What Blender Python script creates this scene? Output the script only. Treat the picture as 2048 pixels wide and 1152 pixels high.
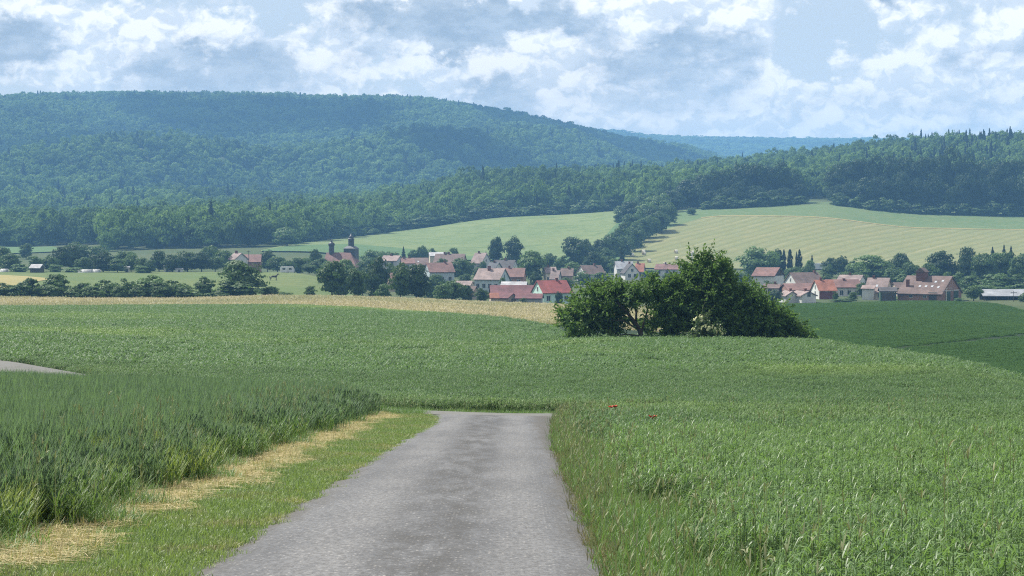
import bpy, bmesh, math, random
import numpy as np
from mathutils import Vector, Matrix

R = math.radians
SC = bpy.context.scene
COL = SC.collection
for o in list(bpy.data.objects): bpy.data.objects.remove(o)

# ------------------------------------------------------------------ camera
F_PX = 4500.0                       # focal length in pixels of a 2048 wide picture
PITCH = math.atan(146.0 / F_PX)     # looking a little down; eye level sits at row 430
cam = bpy.data.cameras.new('camera'); cam.sensor_width = 36.0
cam.lens = F_PX / 2048.0 * 36.0
cam.clip_start = 0.1; cam.clip_end = 40000.0
cam_o = bpy.data.objects.new('camera', cam); COL.objects.link(cam_o)
cam_o.location = (0, 0, 0); cam_o.rotation_euler = (math.pi / 2 - PITCH, 0, 0)
SC.camera = cam_o

# ------------------------------------------------------------------ render + exposure
SC.render.engine = 'CYCLES'
SC.cycles.use_denoising = False; SC.cycles.filter_width = 1.15
SC.cycles.max_bounces = 6; SC.cycles.diffuse_bounces = 2; SC.cycles.glossy_bounces = 2
SC.cycles.transmission_bounces = 3; SC.cycles.volume_bounces = 1; SC.cycles.transparent_max_bounces = 8
SC.cycles.caustics_reflective = False; SC.cycles.caustics_refractive = False
SC.view_settings.view_transform = 'Standard'; SC.view_settings.look = 'None'
SC.view_settings.exposure = 0.76; SC.view_settings.gamma = 1.0

# ------------------------------------------------------------------ sun
SUN_DIR = Vector((-0.66, 0.50, 0.0)).normalized() * math.cos(R(52)) + Vector((0, 0, math.sin(R(52))))
sun = bpy.data.lights.new('sun', 'SUN'); sun.energy = 5.0; sun.angle = R(0.5); sun.color = (1.0, 0.95, 0.87)
sun_o = bpy.data.objects.new('sun', sun); COL.objects.link(sun_o)
sun_o.rotation_euler = SUN_DIR.to_track_quat('Z', 'Y').to_euler()

# ------------------------------------------------------------------ node helpers
class NT:
    def __init__(s, tree): s.t = tree; s.t.nodes.clear()
    def n(s, typ, **kw):
        nd = s.t.nodes.new(typ)
        for k, v in kw.items(): setattr(nd, k, v)
        return nd
    def put(s, sock, v):
        if isinstance(v, bpy.types.NodeSocket): s.t.links.new(v, sock)
        elif v is not None: sock.default_value = v
    def m(s, op, a, b=None, c=None, clamp=False):
        nd = s.n('ShaderNodeMath', operation=op, use_clamp=clamp)
        for i, v in enumerate((a, b, c)):
            if v is not None: s.put(nd.inputs[i], v)
        return nd.outputs[0]
    def ss(s, v, lo, hi):
        nd = s.n('ShaderNodeMapRange', interpolation_type='SMOOTHSTEP')
        s.put(nd.inputs[0], v); s.put(nd.inputs[1], lo); s.put(nd.inputs[2], hi)
        return nd.outputs[0]
    def mix(s, f, a, b):
        nd = s.n('ShaderNodeMix', data_type='RGBA')
        s.put(nd.inputs[0], f)
        for i, v in ((6, a), (7, b)):
            s.put(nd.inputs[i], (*v, 1) if isinstance(v, tuple) and len(v) == 3 else v)
        return nd.outputs[2]
    def noise(s, vec, scale, detail=3, rough=0.55, dim='3D', out=0):
        nd = s.n('ShaderNodeTexNoise'); nd.noise_dimensions = dim
        if vec is not None: s.put(nd.inputs['Vector'], vec)
        nd.inputs['Scale'].default_value = scale; nd.inputs['Detail'].default_value = detail
        nd.inputs['Roughness'].default_value = rough
        return nd.outputs[out]
    def xyz(s, x, y, z=0.0):
        nd = s.n('ShaderNodeCombineXYZ'); s.put(nd.inputs[0], x); s.put(nd.inputs[1], y); s.put(nd.inputs[2], z)
        return nd.outputs[0]

# ------------------------------------------------------------------ world: Nishita sky with procedural cumulus
world = bpy.data.worlds.new('World'); SC.world = world; world.use_nodes = True
def build_world():
    w = NT(world.node_tree)
    out = w.n('ShaderNodeOutputWorld'); bg = w.n('ShaderNodeBackground')
    sky = w.n('ShaderNodeTexSky', sky_type='NISHITA'); sky.sun_disc = False
    sky.sun_elevation = R(52); sky.sun_rotation = math.atan2(SUN_DIR.x, SUN_DIR.y)
    sky.altitude = 300; sky.air_density = 1.0; sky.dust_density = 0.6; sky.ozone_density = 2.0
    tc = w.n('ShaderNodeTexCoord'); sp = w.n('ShaderNodeSeparateXYZ'); w.put(sp.inputs[0], tc.outputs['Generated'])
    az = w.m('ARCTAN2', sp.outputs[0], sp.outputs[1]); el = w.m('ARCSINE', sp.outputs[2])
    A = w.m('MULTIPLY', az, 4.5); B = w.m('MULTIPLY', el, 4.5)
    def warp(sc, amp, seed, det=4):
        ws = w.n('ShaderNodeSeparateColor'); w.put(ws.inputs[0], w.noise(w.xyz(w.m('ADD', A, seed), w.m('MULTIPLY', B, 1.4)), sc, det, 0.6, '2D', 1))
        return [w.m('MULTIPLY', w.m('SUBTRACT', ws.outputs[i], 0.5), amp * k) for i, k in ((0, 1.0), (1, .7))]
    wa, wb = warp(6.0, .30, 3.1, 6)
    A2 = w.m('ADD', A, wa); B2 = w.m('ADD', B, wb)
    d = w.m('MULTIPLY', w.m('SUBTRACT', w.noise(w.xyz(w.m('ADD', A, 7.7), w.m('MULTIPLY', B, 2.3)), 2.6, 6, 0.55, '2D'), 0.5), 1.35)
    dT = w.m('MULTIPLY', d, .5)
    # cloud masses: column, row (of the photograph), half sizes, thickness
    blobs = [(430, 112, 140, 80, 1.45), (255, 125, 110, 55, .45), (30, 72, 120, 62, 1.2), (930, 20, 270, 46, 1.5), (820, 75, 180, 22, .55),
             (735, 118, 140, 34, .5), (968, 185, 85, 58, 1.25), (1270, 98, 170, 44, .95), (1430, 60, 130, 80, .55), (1270, 30, 90, 50, .35),
             (1330, 180, 300, 60, .62), (1780, 195, 220, 55, .6), (1900, 110, 110, 42, .8), (2060, 70, 70, 90, .7), (1980, 210, 150, 50, .45),
             (1720, -20, 60, 30, .9), (150, 235, 330, 26, .5), (640, 165, 120, 40, .5), (1500, 250, 560, 26, .4), (1024, 300, 1500, 70, .38),
             (1640, 75, 70, 85, -.75), (600, 20, 120, 40, -.8), (215, 10, 60, 34, -.4), (840, 195, 55, 40, -.6), (1060, 185, 20, 40, -.3), (700, 60, 70, 30, -.4)]
    for (u, v, ru, rv, k) in blobs:
        a = w.m('MULTIPLY', w.m('SUBTRACT', A2, (u - 1024) / 1000), 1000 / ru)
        b = w.m('MULTIPLY', w.m('SUBTRACT', B2, (430 - v) / 1000), 1000 / rv)
        r2 = w.m('ADD', w.m('MULTIPLY', a, a), w.m('MULTIPLY', b, b))
        d = w.m('MULTIPLY_ADD', w.m('EXPONENT', w.m('MULTIPLY', r2, -0.9)), k, d)
        if k > .42:
            b3 = w.m('ADD', b, .42); a3 = w.m('SUBTRACT', a, .12)
            dT = w.m('MULTIPLY_ADD', w.m('EXPONENT', w.m('MULTIPLY', w.m('ADD', w.m('MULTIPLY', a3, a3), w.m('MULTIPLY', b3, b3)), -1.15)), k, dT)
    ya, yb = warp(14.0, .06, 9.0, 3)
    def puff(da, db):
        vo = w.n('ShaderNodeTexVoronoi'); vo.feature = 'F1'; vo.voronoi_dimensions = '2D'; vo.normalize = True
        w.put(vo.inputs['Vector'], w.xyz(w.m('ADD', w.m('ADD', A, ya), da), w.m('MULTIPLY', w.m('ADD', w.m('ADD', B, yb), db), 1.35), 0.4))
        vo.inputs['Scale'].default_value = 9.0; vo.inputs['Detail'].default_value = 3.0; vo.inputs['Roughness'].default_value = .50
        vo.inputs['Lacunarity'].default_value = 2.3
        return w.m('SUBTRACT', 1.0, w.m('MULTIPLY', vo.outputs['Distance'], 2.0))
    p0 = puff(0, 0); p1 = puff(-.010, .016)
    wisp = w.m('SUBTRACT', w.noise(w.xyz(w.m('MULTIPLY', A, .7), w.m('MULTIPLY', B, 1.6)), 17.0, 7, 0.66, '2D'), .5)
    d2 = w.m('ADD', w.m('MULTIPLY_ADD', w.m('SUBTRACT', p0, 0.5), 0.62, d), w.m('MULTIPLY', wisp, .28))
    mask = w.ss(d2, -0.14, 0.26)
    thick = w.ss(w.m('MULTIPLY_ADD', wisp, -.3, w.m('MULTIPLY_ADD', w.m('SUBTRACT', p0, .5), -.28, dT)), 0.34, 1.0)
    lite = w.m('MULTIPLY_ADD', w.m('SUBTRACT', p0, p1), 4.0, .55, clamp=True)
    hz = w.ss(B, 0.05, 0.40)
    skyc = w.n('ShaderNodeVectorMath', operation='SCALE'); w.put(skyc.inputs[0], sky.outputs[0]); skyc.inputs[3].default_value = 0.10
    pale = w.mix(0.78, skyc.outputs[0], w.mix(hz, (0.98, 0.88, 0.74), (0.66, 0.69, 0.72)))
    lit = w.mix(lite, w.mix(hz, (0.92, 0.84, 0.72), (0.80, 0.82, 0.84)), w.mix(hz, (1.22, 1.08, 0.92), (1.22, 1.16, 1.08)))
    dark = w.mix(w.ss(wisp, -.16, .16), w.mix(hz, (0.68, 0.65, 0.60), (0.315, 0.365, 0.425)), w.mix(hz, (0.84, 0.78, 0.70), (0.50, 0.545, 0.59)))
    c = w.mix(w.m('MULTIPLY', mask, 0.95), pale, w.mix(w.m('MULTIPLY', thick, .92), lit, dark))
    w.put(bg.inputs[0], c); bg.inputs[1].default_value = 0.66
    w.t.links.new(bg.outputs[0], out.inputs[0])
build_world()
world.cycles.sampling_method = 'NONE'      # a smooth, bright sky: hit by chance is enough

# ------------------------------------------------------------------ pixel <-> place
CP, SP = math.cos(PITCH), math.sin(PITCH)
def at(u, v, D):
    """the point at ground distance D that the photograph shows at column u, row v"""
    a = (u - 1024) / F_PX; b = (576 - v) / F_PX
    t = D / (CP + b * SP)
    return Vector((a * t, D, t * (-SP + b * CP)))
def xz(u, D): return (u - 1024) / F_PX * D * (1.0)
def zv(v, D): return at(1024, v, D).z

# ------------------------------------------------------------------ terrain height
def pchip(xk, yk, xq):
    xk = np.asarray(xk, float); yk = np.asarray(yk, float); xq = np.asarray(xq, float)
    h = np.diff(xk); dl = np.diff(yk) / h
    m = np.zeros_like(yk)
    for i in range(1, len(xk) - 1):
        if dl[i-1] * dl[i] > 0:
            w1 = 2 * h[i] + h[i-1]; w2 = h[i] + 2 * h[i-1]
            m[i] = (w1 + w2) / (w1 / dl[i-1] + w2 / dl[i])
    m[0] = dl[0]; m[-1] = dl[-1]
    i = np.clip(np.searchsorted(xk, xq) - 1, 0, len(h) - 1)
    t = np.clip((xq - xk[i]) / h[i], 0, 1)
    t2, t3 = t * t, t * t * t
    return (2*t3-3*t2+1)*yk[i] + (t3-2*t2+t)*h[i]*m[i] + (-2*t3+3*t2)*yk[i+1] + (t3-t2)*h[i]*m[i+1]
def V(v, D): return (D, zv(v, D))
COLS = {
 -700: [(80,-5.9),(104,-6.7),(180,-8.8),(270,-11.2),(340,-14),(450,-17),(620,-18),(900,-18.5),(1150,-17),(1400,-14),(1800,-5),(2300,20),(2900,90),(3400,150),(3800,170),(4500,180),(7000,200),(9500,200)],
 0: [(80,-6.4),(92,-7.0),V(737,104),V(697,125),V(654,180),V(630,230),V(619.5,270),(300,-12.8),V(622,340),V(609,400),V(599,460),(520,-18),V(563,620),V(546,740),(900,-19.5),V(508,1100),V(497,1200),(1400,-17.5),(1700,-10),(2200,15),(2700,60),(3200,124),(3600,175),(4200,188),(7000,200),(9500,200)],
 350: [(80,-6.5),(92,-7.1),(110,-7.6),V(655,180),V(629,230),V(617,270),(300,-12.7),V(622,340),V(610,400),V(601,460),(520,-18),V(566,620),V(548,740),(900,-20),(1000,-18.5),V(488,1150),(1300,-13),(1500,-13),(1800,-5),(2200,18),(2700,62),(3200,128),(3600,180),(4200,192),(7000,200),(9500,200)],
 600: [(80,-6.7),(92,-7.2),(110,-7.8),V(659,180),V(631,230),V(618,265),(300,-12.9),V(622,340),V(608,400),V(596,470),V(584,560),V(563,640),V(549,700),(800,-21),(900,-22.5),V(500,1050),V(487,1150),(1300,-12),(1500,-10),(1900,-2),(2300,20),(2800,70),(3300,143),(3600,177),(4200,190),(7000,200),(9500,200)],
 800: [(80,-6.85),(92,-7.4),(110,-7.9),V(667,180),V(641,220),V(629,255),(300,-13.6),V(627,340),V(613,400),V(601,480),(560,-22.3),(620,-23.5),(720,-23.5),(900,-23),(1000,-21),V(506,1080),V(482,1200),V(463,1330),(1450,-6),V(424,1650),(1900,0),(2300,18),(2800,75),(3300,148),(3650,176),(4200,185),(7000,200),(9500,200)],
 1000: [(80,-6.95),(92,-7.4),(110,-7.9),V(676,180),V(652,215),V(645,240),(290,-14.2),V(644,335),V(624,420),V(608,500),(600,-23.6),(720,-23.4),(900,-22.8),(1000,-20.8),V(511,1080),V(475,1200),V(437,1350),V(394,1600),V(388,1850),(2200,8),(2700,40),(3200,108),(3700,156),(4300,150),(7000,190),(9500,200)],
 1150: [(80,-6.95),(92,-7.4),(110,-7.9),V(688,152),(200,-11.3),V(668,260),V(647,340),V(627,420),V(614,490),(600,-23.7),(900,-23),(1000,-21.5),V(505,1100),V(452,1250),V(429,1350),V(390,1650),V(384,1950),(2400,8),(3000,60),(3800,134),(4500,105),(7000,V(268,7000)[1]),(9500,220)],
 1350: [(80,-6.95),(92,-7.4),(110,-7.85),V(686,152),(200,-12),(260,-15),(340,-17.5),(450,-19.5),(520,-21),(600,-23.7),(900,-23.2),V(533,1000),V(505,1060),V(462,1150),V(432,1230),V(417,1330),V(386,1650),V(373,2000),(2500,15),(3200,40),(4100,112),(4700,100),V(284,7000),(9500,210)],
 1600: [(80,-6.95),(92,-7.35),(110,-7.75),V(692,150),(180,-11.5),(220,-14.2),V(669,300),V(633,400),V(612,500),(540,-21.4),(600,-23.5),(720,-23.4),(900,-23),V(535,1000),V(490,1080),V(441,1180),V(411,1260),(1400,11),V(364,1700),V(346,2000),(2500,30),(3500,40),(5000,90),V(286,7000),(9500,200)],
 1850: [(80,-6.95),(92,-7.3),(110,-7.75),V(725,132),(170,-12.5),(210,-14.5),V(663,300),V(626,400),V(606,490),(530,-20.8),(600,-23.1),(680,-23.5),(900,-23),V(530,1000),V(490,1100),V(452,1200),V(425,1260),V(402,1400),V(326,1700),V(320,1850),(2300,40),(5000,60),V(284,7000),(9500,200)],
 2100: [(80,-6.95),(92,-7.5),V(785,112),(150,-12),V(757,200),V(673,300),V(638,400),V(613,480),(520,-20.9),(600,-23),(680,-23.5),(900,-23),V(525,1000),V(492,1100),V(454,1200),V(429,1265),(1400,8),V(316,1700),(1900,49),(2500,40),(7000,180),(9500,200)],
 2750: [(80,-7.2),(95,-8.2),(150,-12.5),(200,-14.5),(300,-16.5),(480,-19.5),(600,-22.8),(1000,-21),(1250,2),(1700,50),(2500,45),(7000,180),(9500,200)],
}
D_AX = np.exp(np.linspace(math.log(70), math.log(9500), 1600))
U_KEYS = sorted(COLS)
_cols = np.array([pchip([a for a, b in COLS[k]], [b for a, b in COLS[k]], D_AX) for k in U_KEYS])
U_AX = np.linspace(-700, 2750, 500)
ZT = np.empty((len(U_AX), len(D_AX)))
for j in range(len(D_AX)): ZT[:, j] = pchip(U_KEYS, _cols[:, j], U_AX)
# soften the seams between surveyed columns
for _ in range(3):
    ZT[1:-1] = 0.25 * ZT[:-2] + 0.5 * ZT[1:-1] + 0.25 * ZT[2:]
def sstep(x, a, b):
    t = np.clip((x - a) / (b - a), 0, 1); return t * t * (3 - 2 * t)
def H(x, y):
    x = np.asarray(x, float); y = np.asarray(y, float)
    yy = np.clip(y, 70, 9499)
    u = np.clip(1024 + F_PX * x / yy, -699, 2749)
    fu = (u + 700) / 3450 * (len(U_AX) - 1); iu = np.clip(fu.astype(int), 0, len(U_AX) - 2); fu = fu - iu
    fd = (np.log(yy) - math.log(70)) / (math.log(9500) - math.log(70)) * (len(D_AX) - 1)
    idd = np.clip(fd.astype(int), 0, len(D_AX) - 2); fd = fd - idd
    z = (ZT[iu, idd]*(1-fu)+ZT[iu+1, idd]*fu)*(1-fd) + (ZT[iu, idd+1]*(1-fu)+ZT[iu+1, idd+1]*fu)*fd
    near = -1.73 - 0.0645 * np.clip(y, -40, 120) + 0.025 * np.clip(-x, 0, 25)
    k = sstep(y, 68, 96)
    z = near * (1 - k) + z * k
    # gullies and spurs of the wooded hills
    g = sstep(y, 1900, 2600) * (1 - 0.97 * sstep(y, 2950, 3450))
    z = z + g * (58 * (.5 - np.abs(np.sin(x / 300 - y / 430 + 0.5 * np.sin(y / 260) + .9))) + 10 * np.sin(x / 95 + y / 420 + 1.4 * np.sin(y / 300)) + 7 * np.sin(x / 43 - y / 160 + 2) + 6 * np.sin(y / 120 + x / 210))
    g2 = sstep(y, 1300, 1500) * (1 - sstep(y, 1900, 2300))
    z = z + g2 * 2.0 * np.sin(x / 37 + y / 60)
    g3 = sstep(y, 120, 300) * (1 - sstep(y, 1200, 1300))
    z = z + g3 * 0.10 * np.sin(x / 9 + 1.3) * np.sin(y / 17)
    return z
def Hs(x, y): return float(H(np.array([x]), np.array([y]))[0])

# ------------------------------------------------------------------ object helpers
def tag(o, label=None, cat=None, group=None, kind=None):
    if label: o['label'] = label
    if cat: o['category'] = cat
    if group: o['group'] = group
    if kind: o['kind'] = kind
    return o
def mesh_obj(name, me, mat=None, parent=None):
    if mat is not None and len(me.materials) == 0: me.materials.append(mat)
    o = bpy.data.objects.new(name, me); COL.objects.link(o)
    if parent: o.parent = parent
    return o
def mk_mesh(name, verts, faces, mat=None, smooth=False):
    me = bpy.data.meshes.new(name); me.from_pydata([tuple(v) for v in verts], [], faces)
    if mat: me.materials.append(mat)
    if smooth: me.polygons.foreach_set('use_smooth', [True] * len(me.polygons))
    me.update(); return me
def np_mesh(name, V_, Fq, mat=None, smooth=False):
    """numpy verts (n,3) and faces (m,k), all with k corners"""
    V_ = np.asarray(V_, np.float32); Fq = np.asarray(Fq, np.int32)
    me = bpy.data.meshes.new(name); k = Fq.shape[1]
    me.vertices.add(len(V_)); me.vertices.foreach_set('co', V_.ravel())
    me.loops.add(Fq.size); me.loops.foreach_set('vertex_index', Fq.ravel())
    me.polygons.add(len(Fq)); me.polygons.foreach_set('loop_start', np.arange(0, Fq.size, k, dtype=np.int32))
    if smooth: me.polygons.foreach_set('use_smooth', np.ones(len(Fq), bool))
    if mat: me.materials.append(mat)
    me.update(calc_edges=True); me.validate(); return me
def empty(name, loc, rz=0.0):
    o = bpy.data.objects.new(name, None); COL.objects.link(o); o.empty_display_size = 0.2
    o.location = loc; o.rotation_euler = (0, 0, rz); return o
class MB:
    """collects boxes, prisms and tubes into one mesh"""
    def __init__(s): s.v = []; s.f = []
    def add(s, vs, fs):
        k = len(s.v); s.v += [tuple(p) for p in vs]; s.f += [tuple(i + k for i in f) for f in fs]; return s
    def box(s, x0, x1, y0, y1, z0, z1):
        return s.add([(x0,y0,z0),(x1,y0,z0),(x1,y1,z0),(x0,y1,z0),(x0,y0,z1),(x1,y0,z1),(x1,y1,z1),(x0,y1,z1)],
                     [(0,3,2,1),(4,5,6,7),(0,1,5,4),(1,2,6,5),(2,3,7,6),(3,0,4,7)])
    def tube(s, pts, rad, n=7, cap=True):
        pts = [Vector(p) for p in pts]; rings = []; k = len(s.v)
        for i, p in enumerate(pts):
            d = (pts[min(i+1, len(pts)-1)] - pts[max(i-1, 0)]).normalized()
            a = d.cross(Vector((0.31, 0.95, 0.05)));
            if a.length < 1e-3: a = d.cross(Vector((1, 0, 0)))
            a.normalize(); b = d.cross(a); r = rad[i] if isinstance(rad, (list, tuple)) else rad
            for j in range(n):
                t = 2 * math.pi * j / n; s.v.append(tuple(p + a * (r * math.cos(t)) + b * (r * math.sin(t))))
        for i in range(len(pts) - 1):
            for j in range(n):
                s.f.append((k+i*n+j, k+i*n+(j+1) % n, k+(i+1)*n+(j+1) % n, k+(i+1)*n+j))
        if cap:
            s.f.append(tuple(k + j for j in range(n))[::-1]); s.f.append(tuple(k + (len(pts)-1)*n + j for j in range(n)))
        return s
    def lathe(s, prof, n=12, c=(0, 0, 0)):
        k = len(s.v)
        for (r, z) in prof:
            for j in range(n):
                t = 2 * math.pi * (j + .5) / n; s.v.append((c[0] + r*math.cos(t), c[1] + r*math.sin(t), c[2] + z))
        for i in range(len(prof) - 1):
            for j in range(n): s.f.append((k+i*n+j, k+i*n+(j+1) % n, k+(i+1)*n+(j+1) % n, k+(i+1)*n+j))
        s.f.append(tuple(k + j for j in range(n))[::-1]); s.f.append(tuple(k + (len(prof)-1)*n + j for j in range(n)))
        return s
    def mesh(s, name, mat=None, smooth=False): return mk_mesh(name, s.v, s.f, mat, smooth)
    def build(s, name, mat, parent=None, smooth=False): return mesh_obj(name, s.mesh(name, mat, smooth), None, parent)

# ------------------------------------------------------------------ materials
MATS = {}
def principled(nt, col, rough=0.8, spec=0.3):
    b = nt.n('ShaderNodeBsdfPrincipled'); nt.put(b.inputs['Base Color'], col if not isinstance(col, tuple) else (*col, 1))
    nt.put(b.inputs['Roughness'], rough); nt.put(b.inputs['Specular IOR Level'], spec); return b
def new_mat(name):
    m = bpy.data.materials.new(name); m.use_nodes = True; MATS[name] = m
    nt = NT(m.node_tree); return m, nt, nt.n('ShaderNodeOutputMaterial')
def pos(nt): return nt.n('ShaderNodeNewGeometry').outputs['Position']
def plain(name, c1, c2=None, scale=0.6, rough=0.8, spec=0.25, bump=0.0, bscale=8.0):
    m, nt, out = new_mat(name)
    c2 = c2 or tuple(v * 0.8 for v in c1)
    tc = nt.n('ShaderNodeTexCoord').outputs['Object']
    f = nt.ss(nt.noise(tc, scale, 5, 0.65), 0.32, 0.68)
    oi = nt.n('ShaderNodeObjectInfo').outputs['Random']
    c = nt.mix(f, c1, c2)
    hs = nt.n('ShaderNodeHueSaturation'); nt.put(hs.inputs['Color'], c)
    nt.put(hs.inputs['Value'], nt.m('MULTIPLY_ADD', oi, 0.2, 0.9))
    b = principled(nt, hs.outputs[0], rough, spec)
    if bump:
        bp = nt.n('ShaderNodeBump'); bp.inputs['Strength'].default_value = bump; bp.inputs['Distance'].default_value = 0.05
        nt.put(bp.inputs['Height'], nt.noise(tc, bscale, 3)); nt.t.links.new(bp.outputs[0], b.inputs['Normal'])
    nt.t.links.new(b.outputs[0], out.inputs[0]); return m
def leaf(name, c1, c2, macro=None, msc=0.03, fine=1.5, rough=0.5, spec=0.35, trans=0.3, orand=0.5, mlo=.45, mhi=.62):
    """c1..c2 by leaf and by plant; macro: colour that takes over in large weedy drifts"""
    m, nt, out = new_mat(name)
    p = pos(nt)
    f = nt.ss(nt.noise(p, fine, 2, 0.6), 0.3, 0.7)
    oi = nt.n('ShaderNodeObjectInfo').outputs['Random']
    f2 = nt.m('ADD', nt.m('MULTIPLY', f, 1 - orand), nt.m('MULTIPLY', oi, orand))
    c = nt.mix(f2, c1, c2)
    if macro:
        c = nt.mix(nt.ss(nt.noise(p, msc, 4, 0.6), mlo, mhi), c, macro)
    b = principled(nt, c, rough, spec)
    tr = nt.n('ShaderNodeBsdfTranslucent'); nt.put(tr.inputs[0], nt.mix(0.5, c, tuple(min(1, v) for v in (c2[0]*1.6, c2[1]*1.7, c2[2]*0.9))))
    mx = nt.n('ShaderNodeMixShader'); mx.inputs[0].default_value = trans
    nt.t.links.new(b.outputs[0], mx.inputs[1]); nt.t.links.new(tr.outputs[0], mx.inputs[2])
    nt.t.links.new(mx.outputs[0], out.inputs[0]); return m

plain('bark', (.055,.045,.035), (.035,.03,.025), 2.0, .9)
leaf('tree_leaf', (.042,.080,.026), (.085,.145,.045), fine=.25, spec=.2, rough=.6)
leaf('tree_leaf_pale', (.070,.125,.042), (.115,.19,.062), fine=.25, spec=.2, rough=.6)
leaf('tree_leaf_dark', (.026,.052,.022), (.052,.092,.034), fine=.25, spec=.2, rough=.6)
leaf('grove_leaf', (.015,.033,.016), (.036,.066,.026), fine=.25, spec=.15, rough=.7)
leaf('conifer_leaf', (.016,.030,.019), (.026,.044,.024), fine=.3, trans=.12, spec=.15, rough=.7)
leaf('forest_leaf', (.060,.118,.034), (.150,.235,.068), macro=(.038,.070,.030), msc=.0065, mlo=.47, mhi=.58, fine=.05, orand=.75, spec=.08, rough=.85)
leaf('cherry_leaf', (.044,.092,.025), (.118,.200,.052), fine=1.3, rough=.6, spec=.15, trans=.38, orand=.1)
leaf('elder_leaf', (.05,.09,.03), (.08,.13,.04), fine=1.2, orand=.1)
plain('elder_blossom', (.50,.50,.28), (.36,.40,.18), 3.0, .8)
leaf('crop_leaf', (.060,.120,.046), (.122,.202,.080), macro=(.165,.245,.072), msc=.026, fine=1.1, rough=.55, spec=.22, trans=.34, orand=.35, mlo=.50, mhi=.68)
leaf('crop_leaf_near', (.056,.122,.036), (.165,.265,.088), macro=(.13,.23,.055), msc=.22, fine=4.0, rough=.45, spec=.34, trans=.38, orand=.25, mlo=.50, mhi=.72)
leaf('crop_stalk', (.060,.105,.045), (.085,.135,.060), fine=2.0, trans=.15)
leaf('wheat_leaf', (.076,.138,.072), (.130,.202,.104), macro=(.130,.208,.082), msc=.06, fine=1.0, rough=.6, spec=.2, trans=.38, orand=.35, mlo=.55, mhi=.7)
leaf('wheat_ear', (.065,.115,.062), (.09,.145,.078), fine=3.0, trans=.15)
leaf('wheat_leaf_yellow', (.13,.215,.045), (.22,.27,.06), fine=4.0, trans=.3)
leaf('grass_leaf', (.100,.172,.040), (.18,.25,.075), macro=(.26,.24,.10), msc=1.1, fine=3.0, trans=.34, mlo=.48, mhi=.70)
leaf('grass_tall', (.075,.155,.038), (.135,.225,.062), macro=(.135,.17,.06), msc=.25, fine=2.0, trans=.32, mlo=.52, mhi=.7)
leaf('straw', (.35,.285,.13), (.47,.40,.21), macro=(.19,.20,.07), msc=2.2, mlo=.52, mhi=.68, fine=6.0, rough=.6, trans=.2)
leaf('dry_grass', (.095,.115,.042), (.19,.17,.075), fine=5.0, rough=.7, trans=.2)
leaf('seed_head', (.12,.16,.07), (.22,.235,.12), fine=5.0, rough=.7, trans=.2)
leaf('dark_crop_leaf', (.052,.106,.034), (.062,.120,.038), macro=(.076,.135,.042), msc=.03, fine=.4, trans=.25, spec=.05, rough=.9, orand=.15, mlo=.52, mhi=.72)
leaf('barley_ripe', (.33,.29,.165), (.40,.36,.22), macro=(.25,.25,.13), msc=.03, fine=.5, rough=.7, trans=.2)
plain('poppy_petal', (.62,.035,.012), (.5,.02,.01), 3, .6)
plain('poppy_centre', (.02,.02,.02))

# ------------------------------------------------------------------ ground sheet
def ground_mat():
    m, nt, out = new_mat('ground_soil'); p = pos(nt)
    c = nt.mix(nt.ss(nt.noise(p, .02, 5, .6), .35, .65), (.055,.085,.032), (.08,.10,.04))
    c = nt.mix(nt.ss(nt.noise(p, 1.1, 3, .6), .4, .7), c, (.045,.05,.025))
    b = principled(nt, c, .95, .1); nt.t.links.new(b.outputs[0], out.inputs[0]); return m
ground_mat()
def sheet(name, s_ax, D_of, mat, off, kind='structure', smooth=True):
    """sheet over the terrain: columns s_ax, D_of(s) -> array of distances; off(D) height above the ground"""
    P = []; nd = None
    for s in s_ax:
        D = np.asarray(D_of(s), float); nd = len(D)
        x = (s - 1024) / F_PX * D
        P.append(np.stack([x, D, H(x, D) + off(D)], 1))
    P = np.array(P); n = len(s_ax); idx = np.arange(n * nd).reshape(n, nd)
    Fq = np.stack([idx[:-1, :-1], idx[1:, :-1], idx[1:, 1:], idx[:-1, 1:]], -1).reshape(-1, 4)
    return tag(mesh_obj(name, np_mesh(name, P.reshape(-1, 3), Fq, mat, smooth)), kind=kind)
def build_ground():
    Dr = np.concatenate([np.linspace(-40, 8, 9), np.exp(np.linspace(math.log(10), math.log(7550), 460))])
    sx = np.linspace(-1, 1, 261)
    P = []
    for D in Dr:
        half = 0.40 * max(D, 0) + 60 + 0.02 * D
        x = sx * half
        P.append(np.stack([x, np.full_like(x, D), H(x, np.full_like(x, D))], 1))
    P = np.array(P); n, k = len(Dr), len(sx); idx = np.arange(n * k).reshape(n, k)
    Fq = np.stack([idx[:-1, :-1], idx[:-1, 1:], idx[1:, 1:], idx[1:, :-1]], -1).reshape(-1, 4)
    tag(mesh_obj('ground', np_mesh('ground', P.reshape(-1, 3), Fq, MATS['ground_soil'], True)), kind='structure')
build_ground()

def interp(tbl, x): return np.interp(x, [a for a, b in tbl], [b for a, b in tbl])
OFF = lambda D: 0.03 + 0.00045 * D

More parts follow.
